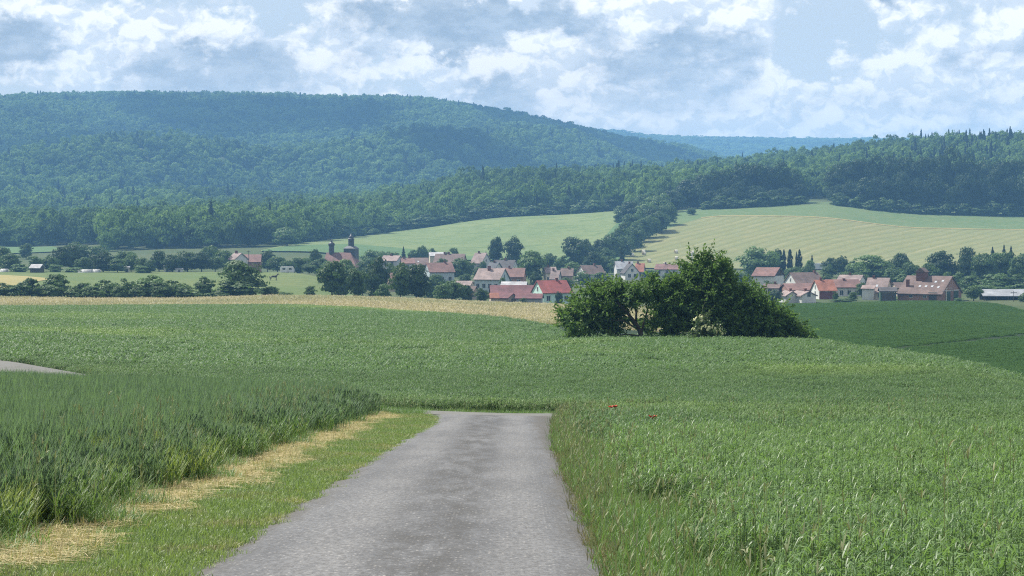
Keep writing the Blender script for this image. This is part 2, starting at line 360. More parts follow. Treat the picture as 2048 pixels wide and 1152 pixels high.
# ------------------------------------------------------------------ clouds added out of view above the frame, set sunward to shade the hills
def build_shade_clouds():
    m, nt, out = new_mat('cloud_white'); b = nt.n('ShaderNodeBsdfDiffuse'); b.inputs[0].default_value = (.85, .85, .85, 1)
    tr = nt.n('ShaderNodeBsdfTranslucent'); tr.inputs[0].default_value = (.85, .86, .88, 1); mx = nt.n('ShaderNodeMixShader'); mx.inputs[0].default_value = .5
    nt.t.links.new(b.outputs[0], mx.inputs[1]); nt.t.links.new(tr.outputs[0], mx.inputs[2]); nt.t.links.new(mx.outputs[0], out.inputs[0])
    r = random.Random(12)
    for (sx, sy, rx, ry, lab) in [(-400, 2100, 420, 130, 'long flat cumulus added out of view to shade the valley floor'), (-600, 2750, 120, 420, 'towering cumulus added out of view to shade the west flank of the hill'),
                                  (-400, 3330, 260, 170, 'cumulus added out of view to shade the hill crest'), (110, 3620, 210, 420, 'broad cumulus added out of view to shade the far spur of the hill'), (-60, 2750, 110, 130, 'small cumulus puff added out of view to shade the hill flank')]:
        base = Vector((sx, sy, Hs(sx, sy))); t = 1350 / SUN_DIR.z; c = base + SUN_DIR * t; bm = bmesh.new()
        for k in range(26):
            a = r.uniform(0, 6.28); q = math.sqrt(r.uniform(0, 1)); rad = r.uniform(.22, .42) * min(rx, ry) * (1.2 - .5 * q)
            mt = Matrix.Translation((math.cos(a) * q * rx * .8, math.sin(a) * q * ry * .8, r.uniform(0, .5) * min(rx, ry))) @ Matrix.Diagonal((rad * 1.25, rad * 1.25, rad * .8, 1))
            bmesh.ops.create_icosphere(bm, subdivisions=2, radius=1.0, matrix=mt)
        me = bpy.data.meshes.new('cloud'); bm.to_mesh(me); bm.free(); o = mesh_obj('cloud', me, m); o.location = c; tag(o, lab, 'cloud', 'unseen clouds added for shade', 'stuff')
build_shade_clouds()

# ------------------------------------------------------------------ road and cross track
ROAD_L = [(-40,-2.45),(10,-2.5),(18,-2.5),(28,-2.48),(42,-2.37),(52,-2.22),(58,-2.14),(62,-2.16),(64,-2.22),(65.4,-2.35),(66.6,-2.6)]
ROAD_R = [(-40,.76),(10,.78),(18,.80),(28,.84),(42,.91),(52,1.03),(60,1.18),(64,1.30),(65.4,1.4),(66.6,1.6)]
def asphalt():
    m, nt, out = new_mat('asphalt'); p = pos(nt)
    sp = nt.n('ShaderNodeSeparateXYZ'); nt.put(sp.inputs[0], p)
    pw = nt.xyz(nt.m('MULTIPLY', sp.outputs[0], 1.0), nt.m('MULTIPLY', sp.outputs[1], .16))
    base = nt.mix(nt.ss(nt.noise(pw, .9, 6, .65), .3, .7), (.086,.089,.095), (.146,.149,.155))
    # worn darker patching in the middle, pale wheel lines
    mid = nt.m('SUBTRACT', 1.0, nt.ss(nt.m('ABSOLUTE', nt.m('ADD', sp.outputs[0], .75)), .15, .75))
    nx = nt.xyz(nt.m('MULTIPLY', sp.outputs[0], 2.6), nt.m('MULTIPLY', sp.outputs[1], .55))
    dk = nt.m('MULTIPLY', mid, nt.ss(nt.noise(nx, 1.0, 7, .75), .38, .62))
    c = nt.mix(nt.m('MULTIPLY', dk, .85), base, (.052,.051,.049))
    for (x0, wd) in ((-1.55, .32), (.05, .30)):          # paler polished wheel lines
        wl = nt.m('SUBTRACT', 1.0, nt.ss(nt.m('ABSOLUTE', nt.m('SUBTRACT', sp.outputs[0], x0)), wd * .3, wd * 1.5))
        c = nt.mix(nt.m('MULTIPLY', wl, nt.m('MULTIPLY', nt.ss(nt.noise(nx, .7, 5, .7), .3, .6), .4)), c, (.205,.203,.200))
    vo = nt.n('ShaderNodeTexVoronoi'); nt.put(vo.inputs['Vector'], p); vo.inputs['Scale'].default_value = 26
    chips = nt.m('LESS_THAN', vo.outputs['Distance'], .30)
    vs = nt.n('ShaderNodeSeparateColor'); nt.put(vs.inputs[0], vo.outputs['Color'])
    sel = nt.m('GREATER_THAN', vs.outputs[0], .80)
    c = nt.mix(nt.m('MULTIPLY', nt.m('MULTIPLY', chips, sel), .65), c, (.42,.40,.37))
    sel2 = nt.m('LESS_THAN', vs.outputs[1], .2)
    c = nt.mix(nt.m('MULTIPLY', nt.m('MULTIPLY', chips, sel2), .5), c, (.07,.07,.07))
    ew = nt.m('ABSOLUTE', nt.m('ADD', sp.outputs[0], .85))
    dirt = nt.m('MULTIPLY', nt.ss(nt.m('MULTIPLY_ADD', nt.noise(pw, 2.5, 4, .7), .9, ew), 1.70, 2.05), .8)
    c = nt.mix(dirt, c, (.080,.074,.064))
    gr = nt.noise(nt.xyz(sp.outputs[0], nt.m('MULTIPLY', sp.outputs[1], .45)), 17, 6, .85)
    c = nt.mix(nt.m('MULTIPLY', nt.ss(gr, .44, .58), .62), c, (.052,.052,.053))
    c = nt.mix(nt.m('MULTIPLY', nt.m('SUBTRACT', 1.0, nt.ss(gr, .32, .44)), .35), c, (.22,.22,.22))
    b = principled(nt, c, .85, .25)
    bp = nt.n('ShaderNodeBump'); bp.inputs['Strength'].default_value = .6; bp.inputs['Distance'].default_value = .02
    nt.put(bp.inputs['Height'], nt.noise(p, 22, 4, .7)); nt.t.links.new(bp.outputs[0], b.inputs['Normal'])
    nt.t.links.new(b.outputs[0], out.inputs[0])
asphalt()
def build_road():
    rng = np.random.default_rng(4)
    D = np.concatenate([np.arange(-40, 12, 4.0), np.arange(12, 67, .18)])
    L = interp(ROAD_L, D); Rr = interp(ROAD_R, D)
    jit = lambda: np.convolve(rng.normal(0, .07, len(D) + 4), [.2,.2,.2,.2,.2], 'valid') * (D > 11)
    L = L + jit(); Rr = Rr + jit()
    n = 17; t = np.linspace(0, 1, n)
    X = L[:, None] * (1 - t) + Rr[:, None] * t; Y = np.repeat(D[:, None], n, 1)
    Z = H(X, Y) + .055 - .05 * (np.abs(t - .5) * 2)[None, :] ** 6 - .03 * (np.abs(t - .5) * 2)[None, :] ** 2 + .02
    idx = np.arange(len(D) * n).reshape(len(D), n)
    Fq = np.stack([idx[:-1, :-1], idx[:-1, 1:], idx[1:, 1:], idx[1:, :-1]], -1).reshape(-1, 4)
    tag(mesh_obj('road', np_mesh('road', np.stack([X, Y, Z], -1).reshape(-1, 3), Fq, MATS['asphalt'], True)), kind='structure')
    ln = [(-44,126),(-34,116),(-26,106.5),(-18,94),(-11,82.5),(-6,74),(-1.5,69.6),(3,68.6),(9,70),(18,75),(30,84)]
    pts = []
    for i in range(len(ln) - 1):
        for k in range(16):
            s = k / 16; pts.append((ln[i][0]*(1-s)+ln[i+1][0]*s, ln[i][1]*(1-s)+ln[i+1][1]*s))
    pts = np.array(pts); d = np.gradient(pts, axis=0); d /= np.linalg.norm(d, axis=1)[:, None]; nrm = np.stack([-d[:, 1], d[:, 0]], 1)
    t = np.linspace(-1.6, 1.6, 9)
    X = pts[:, 0:1] + nrm[:, 0:1] * t; Y = pts[:, 1:2] + nrm[:, 1:2] * t
    Z = H(X, Y) + .075 - .06 * (np.abs(t) / 1.6) ** 6 + .24 * sstep(-X, 12, 20)
    idx = np.arange(len(pts) * 9).reshape(len(pts), 9)
    Fq = np.stack([idx[:-1, 1:], idx[:-1, :-1], idx[1:, :-1], idx[1:, 1:]], -1).reshape(-1, 4)
    tag(mesh_obj('cross_track', np_mesh('cross_track', np.stack([X, Y, Z], -1).reshape(-1, 3), Fq, MATS['pale_concrete'], True)), kind='structure')
    return pts
plain('pale_concrete', (.165,.165,.158), (.13,.13,.122), .8, .9, .1)
TRACK = build_road()
def track_dist(x, y):
    """signed: positive beyond the cross track"""
    ty = np.interp(x, TRACK[:, 0], TRACK[:, 1]); return (y - ty)

# ------------------------------------------------------------------ far fields (sheets)
def field_mat(name, c1, c2, c3=None, sc=.02, stripes=None, fine=.6):
    m, nt, out = new_mat(name); p = pos(nt)
    c = nt.mix(nt.ss(nt.noise(p, sc, 6, .65), .33, .67), c1, c2)
    if c3: c = nt.mix(nt.m('MULTIPLY', nt.ss(nt.noise(p, sc * 6, 6, .75), .46, .64), .9), c, c3)
    c = nt.mix(nt.m('MULTIPLY', nt.ss(nt.noise(p, sc * 22, 4, .7), .5, .68), .45), c, tuple(min(1, v * 1.35) for v in c2))
    if stripes:
        ang, per, col, amt = stripes
        sp = nt.n('ShaderNodeSeparateXYZ'); nt.put(sp.inputs[0], p)
        q = nt.m('ADD', nt.m('MULTIPLY', sp.outputs[0], math.cos(ang)), nt.m('MULTIPLY', sp.outputs[1], math.sin(ang)))
        q = nt.m('ADD', q, nt.m('MULTIPLY', nt.noise(p, .012, 3), 9.0))
        w = nt.m('SINE', nt.m('MULTIPLY', q, 2 * math.pi / per))
        w = nt.m('MULTIPLY', w, nt.m('MULTIPLY_ADD', nt.m('SINE', nt.m('MULTIPLY', q, 2 * math.pi / per * .37)), .35, .72))
        br = nt.ss(nt.noise(nt.xyz(nt.m('MULTIPLY', sp.outputs[0], .03), nt.m('MULTIPLY', q, .22)), 1.0, 5, .7), .42, .62)
        c = nt.mix(nt.m('MULTIPLY', nt.m('MULTIPLY', nt.ss(w, .45, 1.0), br), amt), c, col)
        w2 = nt.ss(nt.m('SINE', nt.m('MULTIPLY_ADD', q, 2 * math.pi / per, 2.6)), .0, .9)
        c = nt.mix(nt.m('MULTIPLY', w2, .35), c, tuple(v * .72 for v in c2))
    g = nt.noise(p, fine, 4, .7)
    c = nt.mix(nt.m('MULTIPLY', nt.ss(g, .45, .75), .5), c, tuple(v * .6 for v in c1))
    b = principled(nt, c, .95, .1)
    bp = nt.n('ShaderNodeBump'); bp.inputs['Strength'].default_value = .8; bp.inputs['Distance'].default_value = .25
    nt.put(bp.inputs['Height'], g); nt.t.links.new(bp.outputs[0], b.inputs['Normal'])
    nt.t.links.new(b.outputs[0], out.inputs[0]); return m
field_mat('straw_ground', (.30,.26,.14), (.27,.245,.13), (.34,.30,.17), .03)
field_mat('meadow_grass', (.085,.125,.042), (.115,.14,.052), (.075,.11,.038), .02)
field_mat('hill_meadow_grass', (.115,.160,.065), (.145,.178,.075), (.09,.135,.052), .012)
field_mat('hill_meadow_lush', (.075,.13,.055), (.085,.14,.055), (.06,.11,.045), .02)
field_mat('mown_hay', (.172,.178,.078), (.150,.168,.074), (.195,.190,.088), .02, (R(-31), 7.5, (.27,.245,.135), .5))
field_mat('headland_grass', (.085,.135,.055), (.105,.148,.062), (.125,.155,.068), .02)
field_mat('stubble', (.30,.25,.11), (.25,.22,.10), (.20,.19,.08), .03, (R(75), 5.0, (.16,.15,.06), .6))
field_mat('dark_crop_ground', (.016,.030,.014), (.020,.034,.016), (.024,.04,.018), .03)

def ramp_field(name, mat, lo, hi, s0, s1, ns, nd, extra=0.0):
    def Dof(s): return np.linspace(interp(lo, s), interp(hi, s), nd)
    return sheet(name, np.linspace(s0, s1, ns), Dof, MATS[mat], lambda D: OFF(D) + extra)
STRAW_LO = [(-900,290),(600,285),(1000,300),(1150,318),(1500,330)]
STRAW_HI = [(-900,455),(0,460),(350,460),(600,470),(800,480),(1000,500),(1150,492),(1500,470)]
ramp_field('straw_field', 'straw_ground', STRAW_LO, STRAW_HI, -800, 1480, 120, 60)
ramp_field('meadow', 'meadow_grass', [(-900,458),(0,463),(350,463),(600,473),(820,485)], [(-900,760),(0,760),(420,760),(560,720),(700,640),(820,540)], -800, 815, 90, 50)
ramp_field('stubble_field', 'stubble', [(-900,500),(0,540),(110,640)], [(-900,690),(0,690),(60,672),(110,645)], -800, 108, 50, 30, .12)
ramp_field('far_meadow', 'hill_meadow_lush', [(-900,1080),(130,1100)], [(-900,1215),(20,1215),(110,1190),(130,1120)], -800, 128, 40, 20)
HILL_LO = [(520,1035),(560,1030),(700,1020),(900,1010),(1250,1005)]
HILL_HI = [(520,1040),(560,1085),(600,1145),(700,1235),(800,1325),(900,1340),(1000,1350),(1240,1350)]
ramp_field('hill_meadow', 'hill_meadow_grass', HILL_LO, HILL_HI, 522, 1262, 130, 60)
ramp_field('lush_strip', 'hill_meadow_lush', HILL_LO, [(520,1038),(600,1100),(700,1140),(790,1120),(880,1080),(1000,1030),(1100,1030),(1180,1100),(1250,1260)], 524, 1250, 120, 40, .12)
MOWN_LO = [(1190,985),(1260,960),(1600,950),(2900,930)]
MOWN_HI = [(1190,1000),(1210,1060),(1270,1110),(1330,1155),(1400,1200),(1440,1203),(1600,1192),(1850,1182),(2060,1178),(2900,1150)]
ramp_field('mown_field', 'mown_hay', MOWN_LO, MOWN_HI, 1192, 2800, 180, 60)
ramp_field('headland', 'headland_grass', [(a, b + .5) for a, b in MOWN_HI], [(1190,1010),(1230,1100),(1300,1190),(1380,1290),(1500,1300),(1600,1300),(1700,1300),(2900,1300)], 1195, 2800, 150, 24, -.05)
# pale cart track along the top of the mown field
ramp_field('grass_track', 'stubble', [(1400,1200),(1440,1203),(1600,1192),(1850,1182),(2060,1178),(2900,1150)], [(1400,1203),(1440,1206.5),(1600,1195.5),(1850,1185.5),(2060,1181.5),(2900,1153)], 1402, 2800, 180, 3, .12)
DARK_LO = [(1100,170),(1600,172),(1850,165),(2100,150),(2900,130)]
DARK_HI = [(1100,505),(1600,525),(1850,512),(1960,505),(2048,440),(2200,380),(2900,330)]
ramp_field('dark_crop_field', 'dark_crop_ground', DARK_LO, DARK_HI, 1120, 2850, 170, 120)

# ------------------------------------------------------------------ plants for the fields: small patches, scattered by geometry nodes
class Blades:
    def __init__(s, seed): s.V = []; s.F = []; s.M = []; s.n = 0; s.r = np.random.default_rng(seed)
    def strip(s, base, d, up, length, width, droop, mat, seg=3, tip=.15):
        """ribbon from base heading along d (unit), rising by 'up', falling by 'droop'"""
        d = np.asarray(d, float); side = np.array([-d[1], d[0], 0.0]); side /= (np.linalg.norm(side) + 1e-9)
        tw = s.r.uniform(-.5, .5); side = side * math.cos(tw) + np.array([0, 0, 1]) * math.sin(tw)
        t = np.linspace(0, 1, seg + 1)
        c = np.asarray(base)[None] + d[None] * (t * length)[:, None]
        c[:, 2] += up * t * length - droop * t ** 2 * length
        w = width * (1 - (1 - tip) * np.abs(t - .3) / .7)
        a = c - side * w[:, None] / 2; b = c + side * w[:, None] / 2
        k = s.n
        for i in range(seg + 1): s.V.append(a[i]); s.V.append(b[i])
        for i in range(seg): s.F.append((k+2*i, k+2*i+1, k+2*i+3, k+2*i+2)); s.M.append(mat)
        s.n += 2 * (seg + 1)
    def mesh(s, name, mats):
        me = np_mesh(name, np.array(s.V), np.array(s.F))
        for m in mats: me.materials.append(MATS[m])
        me.polygons.foreach_set('material_index', np.array(s.M, np.int32)); me.update(); return me
def hdir(r):
    a = r.uniform(0, 2 * math.pi); return np.array([math.cos(a), math.sin(a), 0.0])
def cereal_patch(name, seed, size, nplants, h0, h1, leaf_l, leaf_w, nleaf, mats, ear=0.0, upright=.5, stalk_w=.006, droop=(.7, 1.7)):
    b = Blades(seed); r = b.r
    for _ in range(nplants):
        x, y = r.uniform(-size/2, size/2, 2); h = r.uniform(h0, h1); lean = hdir(r) * r.uniform(0, .12)
        dd = lean + np.array([0, 0, 1.0]); side = hdir(r) * stalk_w
        k = b.n; top = np.array([x, y, 0]) + dd * h
        b.V += [np.array([x, y, -.03]) - side, np.array([x, y, -.03]) + side, top + side * .6, top - side * .6]; b.F.append((k, k+1, k+2, k+3)); b.M.append(1); b.n += 4
        for q in range(nleaf):
            z = h * r.uniform(.35, .97); p = np.array([x, y, 0]) + dd * z
            b.strip(p, hdir(r), r.uniform(.3, 1.1) + upright, leaf_l * r.uniform(.6, 1.25), leaf_w * r.uniform(.7, 1.3), r.uniform(*droop), 0, 3)
        if ear:
            for _k in range(2):
                side = hdir(r) * stalk_w * 2.0; k = b.n; t2 = top + (lean * 2 + np.array([0, 0, 1])) * ear
                b.V += [top - side, top + side, t2 + side * .4, t2 - side * .4]; b.F.append((k, k+1, k+2, k+3)); b.M.append(2); b.n += 4
    return b.mesh(name, mats)
def grass_patch(name, seed, size, n, l0, l1, w, mats, flat=0.0, heads=0, headh=.6):
    b = Blades(seed); r = b.r
    for _ in range(n):
        x, y = r.uniform(-size/2, size/2, 2); L = r.uniform(l0, l1); fl = r.uniform(0, 1) < flat
        if fl: b.strip((x, y, r.uniform(.01, .06)), hdir(r), r.uniform(0, .25), L, w, .15, 0, 2)
        else:
            up = r.uniform(1.2, 3.5); ll = L / math.sqrt(1 + up * up); b.strip((x, y, -.01), hdir(r), up, ll, w * r.uniform(.7, 1.3), r.uniform(.2, 1.2) * up * .6, 0, 3)
    for _ in range(heads):
        x, y = r.uniform(-size/2, size/2, 2); h = headh * r.uniform(.7, 1.2); d = hdir(r) * .15
        b.strip((x, y, 0), d, h / .15 * .15 / .15, .15, .006, 0, 1 if len(mats) > 1 else 0, 2, .8)
        p = np.array([x, y, 0]) + d * .15 + np.array([0, 0, h / .15 * .15])
        for q in range(3): b.strip(p, hdir(r), r.uniform(1, 3), .05, .016, .8, 1 if len(mats) > 1 else 0, 2)
    return b.mesh(name, mats)

PROTO = {}
def protos(key, meshes):
    c = bpy.data.collections.new('patches_' + key)
    for i, me in enumerate(meshes):
        o = bpy.data.objects.new(f'{key}_patch', me); c.objects.link(o)
    PROTO[key] = c
def scatter_nodes(key):
    g = bpy.data.node_groups.new('scatter_' + key, 'GeometryNodeTree')
    g.interface.new_socket('Geometry', in_out='INPUT', socket_type='NodeSocketGeometry')
    g.interface.new_socket('Geometry', in_out='OUTPUT', socket_type='NodeSocketGeometry')
    N = g.nodes.new; L = g.links.new
    gi = N('NodeGroupInput'); go = N('NodeGroupOutput')
    ci = N('GeometryNodeCollectionInfo'); ci.inputs[0].default_value = PROTO[key]; ci.inputs['Separate Children'].default_value = True
    ip = N('GeometryNodeInstanceOnPoints'); ip.inputs['Pick Instance'].default_value = True
    def attr(nm, typ):
        a = N('GeometryNodeInputNamedAttribute'); a.data_type = typ; a.inputs[0].default_value = nm; return a.outputs[0]
    L(gi.outputs[0], ip.inputs['Points']); L(ci.outputs[0], ip.inputs['Instance'])
    L(attr('pick', 'INT'), ip.inputs['Instance Index'])
    rot = N('FunctionNodeEulerToRotation'); L(attr('rot', 'FLOAT_VECTOR'), rot.inputs[0]); L(rot.outputs[0], ip.inputs['Rotation'])
    L(attr('scl', 'FLOAT_VECTOR'), ip.inputs['Scale']); L(ip.outputs[0], go.inputs[0])
    return g
def scatter_obj(name, key, P, rot, scl, pick, label, cat):
    me = bpy.data.meshes.new(name); n = len(P); me.vertices.add(n); me.vertices.foreach_set('co', np.asarray(P, np.float32).ravel())
    me.attributes.new('rot', 'FLOAT_VECTOR', 'POINT').data.foreach_set('vector', np.asarray(rot, np.float32).ravel())
    me.attributes.new('scl', 'FLOAT_VECTOR', 'POINT').data.foreach_set('vector', np.asarray(scl, np.float32).ravel())
    me.attributes.new('pick', 'INT', 'POINT').data.foreach_set('value', np.asarray(pick, np.int32))
    o = mesh_obj(name, me); tag(o, label, cat, kind='stuff')
    md = o.modifiers.new('scatter', 'NODES'); md.node_group = scatter_nodes(key); return o
def grid_points(step, s0, s1, D0, D1, seed, pred=None, jit=.9):
    r = np.random.default_rng(seed); out = []
    for D in np.arange(D0, D1, step):
        x = np.arange((s0 - 1024) / F_PX * D, (s1 - 1024) / F_PX * D, step)
        out.append(np.stack([x, np.full_like(x, D)], 1))
    P = np.concatenate(out); P = P + r.uniform(-.5, .5, P.shape) * step * jit
    if pred is not None: P = P[pred(P[:, 0], P[:, 1])]
    return P, r
def slope_rot(P, r):
    e = 1.0; zx = (H(P[:,0]+e, P[:,1]) - H(P[:,0]-e, P[:,1])) / 2; zy = (H(P[:,0], P[:,1]+e) - H(P[:,0], P[:,1]-e)) / 2
    return zx, zy
def scatter(name, key, npick, step, s0, s1, D0, D1, seed, label, cat, pred=None, sc=(.85, 1.15), zs=(.85, 1.15), pick_fn=None, zoff=0.0, z_fn=None):
    P, r = grid_points(step, s0, s1, D0, D1, seed, pred); n = len(P)
    P3 = np.stack([P[:, 0], P[:, 1], H(P[:, 0], P[:, 1]) + zoff], 1)
    rot = np.zeros((n, 3)); rot[:, 2] = r.uniform(0, 2*math.pi, n)
    s = r.uniform(*sc, n); scl = np.stack([s, s, s * r.uniform(*zs, n) * (1.0 if z_fn is None else z_fn(P[:, 0], P[:, 1]))], 1)
    pick = r.integers(0, npick, n) if pick_fn is None else pick_fn(P[:, 0], P[:, 1], r)
    return scatter_obj(name, key, P3, rot, scl, pick, label, cat)

# ------------------------------------------------------------------ the crops and verges
rl = lambda y: interp(ROAD_L, np.clip(y, -40, 66.6)); rr = lambda y: interp(ROAD_R, np.clip(y, -40, 66.6))
WHEAT_X = -4.45
def wob(y, k=1.0): return .18 * np.sin(y * .9 * k) + .12 * np.sin(y * 2.3 * k + 1)
protos('crop_near', [cereal_patch('crop_patch', 10 + i, .55, 84, .30, .48, .125, .0105, 7, ['crop_leaf_near', 'crop_stalk'], stalk_w=.004) for i in range(5)])
protos('crop_mid', [cereal_patch('crop_patch', 20 + i, .95, 140, .30, .45, .14, .020, 4, ['crop_leaf', 'crop_stalk'], stalk_w=.006) for i in range(5)])
protos('crop_far', [cereal_patch('crop_patch', 30 + i, 1.9, 190, .26, .42, .24, .055, 3, ['crop_leaf', 'crop_stalk'], stalk_w=.012) for i in range(5)])
protos('wheat_near', [cereal_patch('wheat_patch', 40 + i, .5, 95, .55, .72, .15, .009, 4, ['wheat_leaf', 'wheat_leaf', 'wheat_ear'], ear=.075, upright=1.9, droop=(.3, 1.2)) for i in range(4)]
       + [cereal_patch('wheat_patch', 50 + i, .5, 70, .35, .62, .13, .008, 5, ['wheat_leaf_yellow' if i == 1 else 'grass_tall', 'wheat_leaf_yellow' if i == 3 else 'grass_tall', 'wheat_ear'], ear=.06, upright=1.9, droop=(.3, 1.1)) for i in range(4)])
protos('wheat_mid', [cereal_patch('wheat_patch', 60 + i, .9, 150, .56, .70, .15, .015, 3, ['wheat_leaf', 'wheat_leaf', 'wheat_ear'], ear=.08, upright=1.9, stalk_w=.007, droop=(.3, 1.2)) for i in range(4)]
       + [cereal_patch('wheat_patch', 66 + i, .6, 60, .40, .66, .14, .012, 4, ['grass_tall', 'wheat_leaf_yellow', 'wheat_ear'], ear=.07, upright=1.9, droop=(.3, 1.1)) for i in range(2)])
protos('verge', [grass_patch('grass_patch', 70 + i, .36, 85, .05, .13, .008, ['grass_leaf']) for i in range(4)])
protos('straw', [grass_patch('straw_patch', 80 + i, .45, 75, .10, .26, .007, ['straw'], flat=.75) for i in range(4)]
       + [grass_patch('grass_patch', 85, .4, 40, .06, .18, .008, ['grass_leaf'])])
protos('tall', [grass_patch('grass_patch', 90 + i, .5, 110, .20, .48, .009, ['grass_tall', 'seed_head'], heads=1, headh=.5) for i in range(4)])
protos('dry', [grass_patch('grass_patch', 95 + i, .32, 70, .08, .26, .006, ['dry_grass', 'seed_head'], heads=1, headh=.34) for i in range(3)])
protos('junction', [grass_patch('grass_patch', 105 + i, .5, 90, .16, .36, .010, ['grass_tall', 'seed_head'], heads=1, headh=.35) for i in range(3)])
protos('seed', [grass_patch('seed_patch', 99 + i, .5, 4, .3, .6, .010, ['grass_tall', 'seed_head'], heads=5, headh=.72) for i in range(3)])

def crop_pred(x, y):
    before = (track_dist(x, y) < -2.2) & (x > rr(y) + 1.0 + wob(y))
    beyond = track_dist(x, y) > 3.5 + .5 * np.sin(x * .8)
    return before | beyond
scatter('crop_plants', 'crop_near', 5, .40, 850, 2350, 13, 44, 1, 'leafy green cereal crop in the near field beside the road', 'crop', crop_pred)
scatter('crop_plants', 'crop_mid', 5, .62, -250, 2350, 43, 108, 2, 'leafy green cereal crop around the road junction', 'crop', crop_pred)
scatter('crop_plants', 'crop_far', 5, 1.25, -300, 2350, 106, 292, 3, 'green cereal crop over the rolling middle field', 'crop',
        lambda x, y: (y < 160 + 130 * sstep(1024 + F_PX * x / y, 1180, 1040)) | (1024 + F_PX * x / y < 1100))
def wheat_pred(x, y): return (x < WHEAT_X + wob(y)) & (track_dist(x, y) < -2.4 - 8.5 * sstep(-x, 7, 18))
def wheat_z(x, y):
    e = WHEAT_X + wob(y) - x; return .60 + .38 * sstep(e, -.1, 1.3 - .9 * sstep(y, 55, 66)) + .05 * np.sin(x * 1.3) * np.sin(y * .9)
def wheat_pick(x, y, r):
    e = WHEAT_X + wob(y) - x
    yl = r.uniform(0, 1, len(x)) < np.clip(.95 - e / 1.5, .03, .9)
    return np.where(yl, r.integers(4, 8, len(x)), r.integers(0, 4, len(x)))
def wheat_pick2(x, y, r):
    e = WHEAT_X + wob(y) - x
    yl = r.uniform(0, 1, len(x)) < np.clip(.7 - e / 1.3, .01, .65) * sstep(y, 66, 58)
    return np.where(yl, r.integers(4, 6, len(x)), r.integers(0, 4, len(x)))
scatter('wheat_plants', 'wheat_near', 8, .36, -300, 1024, 12, 42, 5, 'dense blue green wheat standing beside the straw strip', 'wheat', wheat_pred, pick_fn=wheat_pick, z_fn=wheat_z, sc=(.95, 1.05), zs=(.90, 1.02))
scatter('wheat_plants', 'wheat_mid', 6, .55, -300, 1024, 41, 128, 6, 'dense blue green wheat reaching back to the cross track', 'wheat', wheat_pred, pick_fn=wheat_pick2, z_fn=wheat_z, sc=(.95, 1.08), zs=(.90, 1.0))
def vnoise(x, y): return .28 * np.sin(y * .41 + .7) + .24 * np.sin(y * 1.13 + x * 2) + .22 * np.sin(y * 2.9 - x * 5) + .3 * np.sin(x * 23.7 + y * 17.3)
scatter('verge_grass', 'verge', 4, .20, -300, 1024, 12, 67.5, 7, 'short green verge grass along the asphalt edge', 'grass',
        lambda x, y: (x > WHEAT_X - .3) & (x < rl(y) + .04 + .10 * np.sin(y * 3.1)) & (x > -3.80 + .42 * vnoise(x, y) - .28 * sstep(-y, -26, -17)) & (track_dist(x, y) < -1.2))
scatter('verge_straw', 'straw', 5, .22, -300, 1024, 12, 67.5, 8, 'pale dry straw lying between the wheat and verge grass', 'straw',
        lambda x, y: (x > WHEAT_X - .35) & (x < -3.62 + .42 * vnoise(x, y) - .28 * sstep(-y, -26, -17)) & (track_dist(x, y) < -1.8))
scatter('tall_grass', 'tall', 4, .34, 900, 1800, 12, 68, 9, 'tall bright meadow grass between road and crop', 'grass',
        lambda x, y: (x > rr(y) + .10) & (x < rr(y) + 1.5 + wob(y)) & (track_dist(x, y) < -2.0))
scatter('dry_edge_grass', 'dry', 3, .20, 900, 1800, 12, 68, 10, 'dry reddish grass fringe hanging over the asphalt edge', 'grass',
        lambda x, y: (x > rr(y) - .02) & (x < rr(y) + .20 + .1 * np.sin(y * 1.3)) & (track_dist(x, y) < -1.7))
scatter('seeding_grass', 'seed', 3, 1.3, 850, 2300, 14, 62, 11, 'tall pale seed heads of wild grass in the crop', 'grass',
        lambda x, y: (x > rr(y) + .5) & (np.sin(x * 1.1 + 2) * np.sin(y * .33) > .35) & (track_dist(x, y) < -2.0))
scatter('edge_grass', 'tall', 4, .30, -300, 1024, 12, 66, 16, 'fringe of thin green grass along the foot of the wheat', 'grass',
        lambda x, y: (x > WHEAT_X + wob(y) - .35) & (x < WHEAT_X + wob(y) + .22 + .18 * np.sin(y * 2.1)) & (np.sin(y * .8 + 1) > -.75), zs=(.55, 1.1))
scatter('wild_oats', 'seed', 3, .8, -100, 1024, 20, 66, 12, 'pale wild oat stalks standing along the wheat edge', 'grass',
        lambda x, y: (x < WHEAT_X + .1) & (x > WHEAT_X - 1.6) & (np.sin(y * .7) > .0), zs=(.95, 1.25))
scatter('track_grass', 'junction', 3, .40, -300, 2300, 62, 128, 13, 'grass edging the far side of the cross track', 'grass',
        lambda x, y: (track_dist(x, y) > 1.6) & (track_dist(x, y) < 4.4), sc=(.7, 1.1), zs=(.7, 1.35))
scatter('junction_grass', 'junction', 3, .36, -300, 1024, 60, 72, 15, 'longer grass on the corner between road and cross track', 'grass',
        lambda x, y: (x < rl(y) - .15) & (x > -9) & (track_dist(x, y) < -1.4) & (track_dist(x, y) > -3.6))
scatter('track_grass', 'verge', 4, .42, -300, 2300, 62, 128, 14, 'grass edging the near side of the cross track', 'grass',
        lambda x, y: (track_dist(x, y) < -1.9) & (track_dist(x, y) > -3.4) & (x > -12) & ((x < rl(y) - 1.2) | (x > rr(y) + 1.2)), sc=(1.6, 2.2))
protos('dark_crop', [cereal_patch('crop_patch', 110 + i, 1.5, 120, .22, .34, .20, .055, 3, ['dark_crop_leaf', 'dark_crop_leaf'], stalk_w=.014) for i in range(4)])
protos('barley', [cereal_patch('barley_patch', 120 + i, 2.4, 95, .25, .42, .34, .10, 2, ['barley_ripe', 'barley_ripe'], upright=1.2, stalk_w=.03) for i in range(4)])
def d_at(u, v, D0, D1):
    D = np.linspace(D0, D1, 600); x = (u - 1024) / F_PX * D
    vv = 430 - (H(x, D)) * F_PX / D
    return float(D[np.argmin(np.abs(vv - v))])
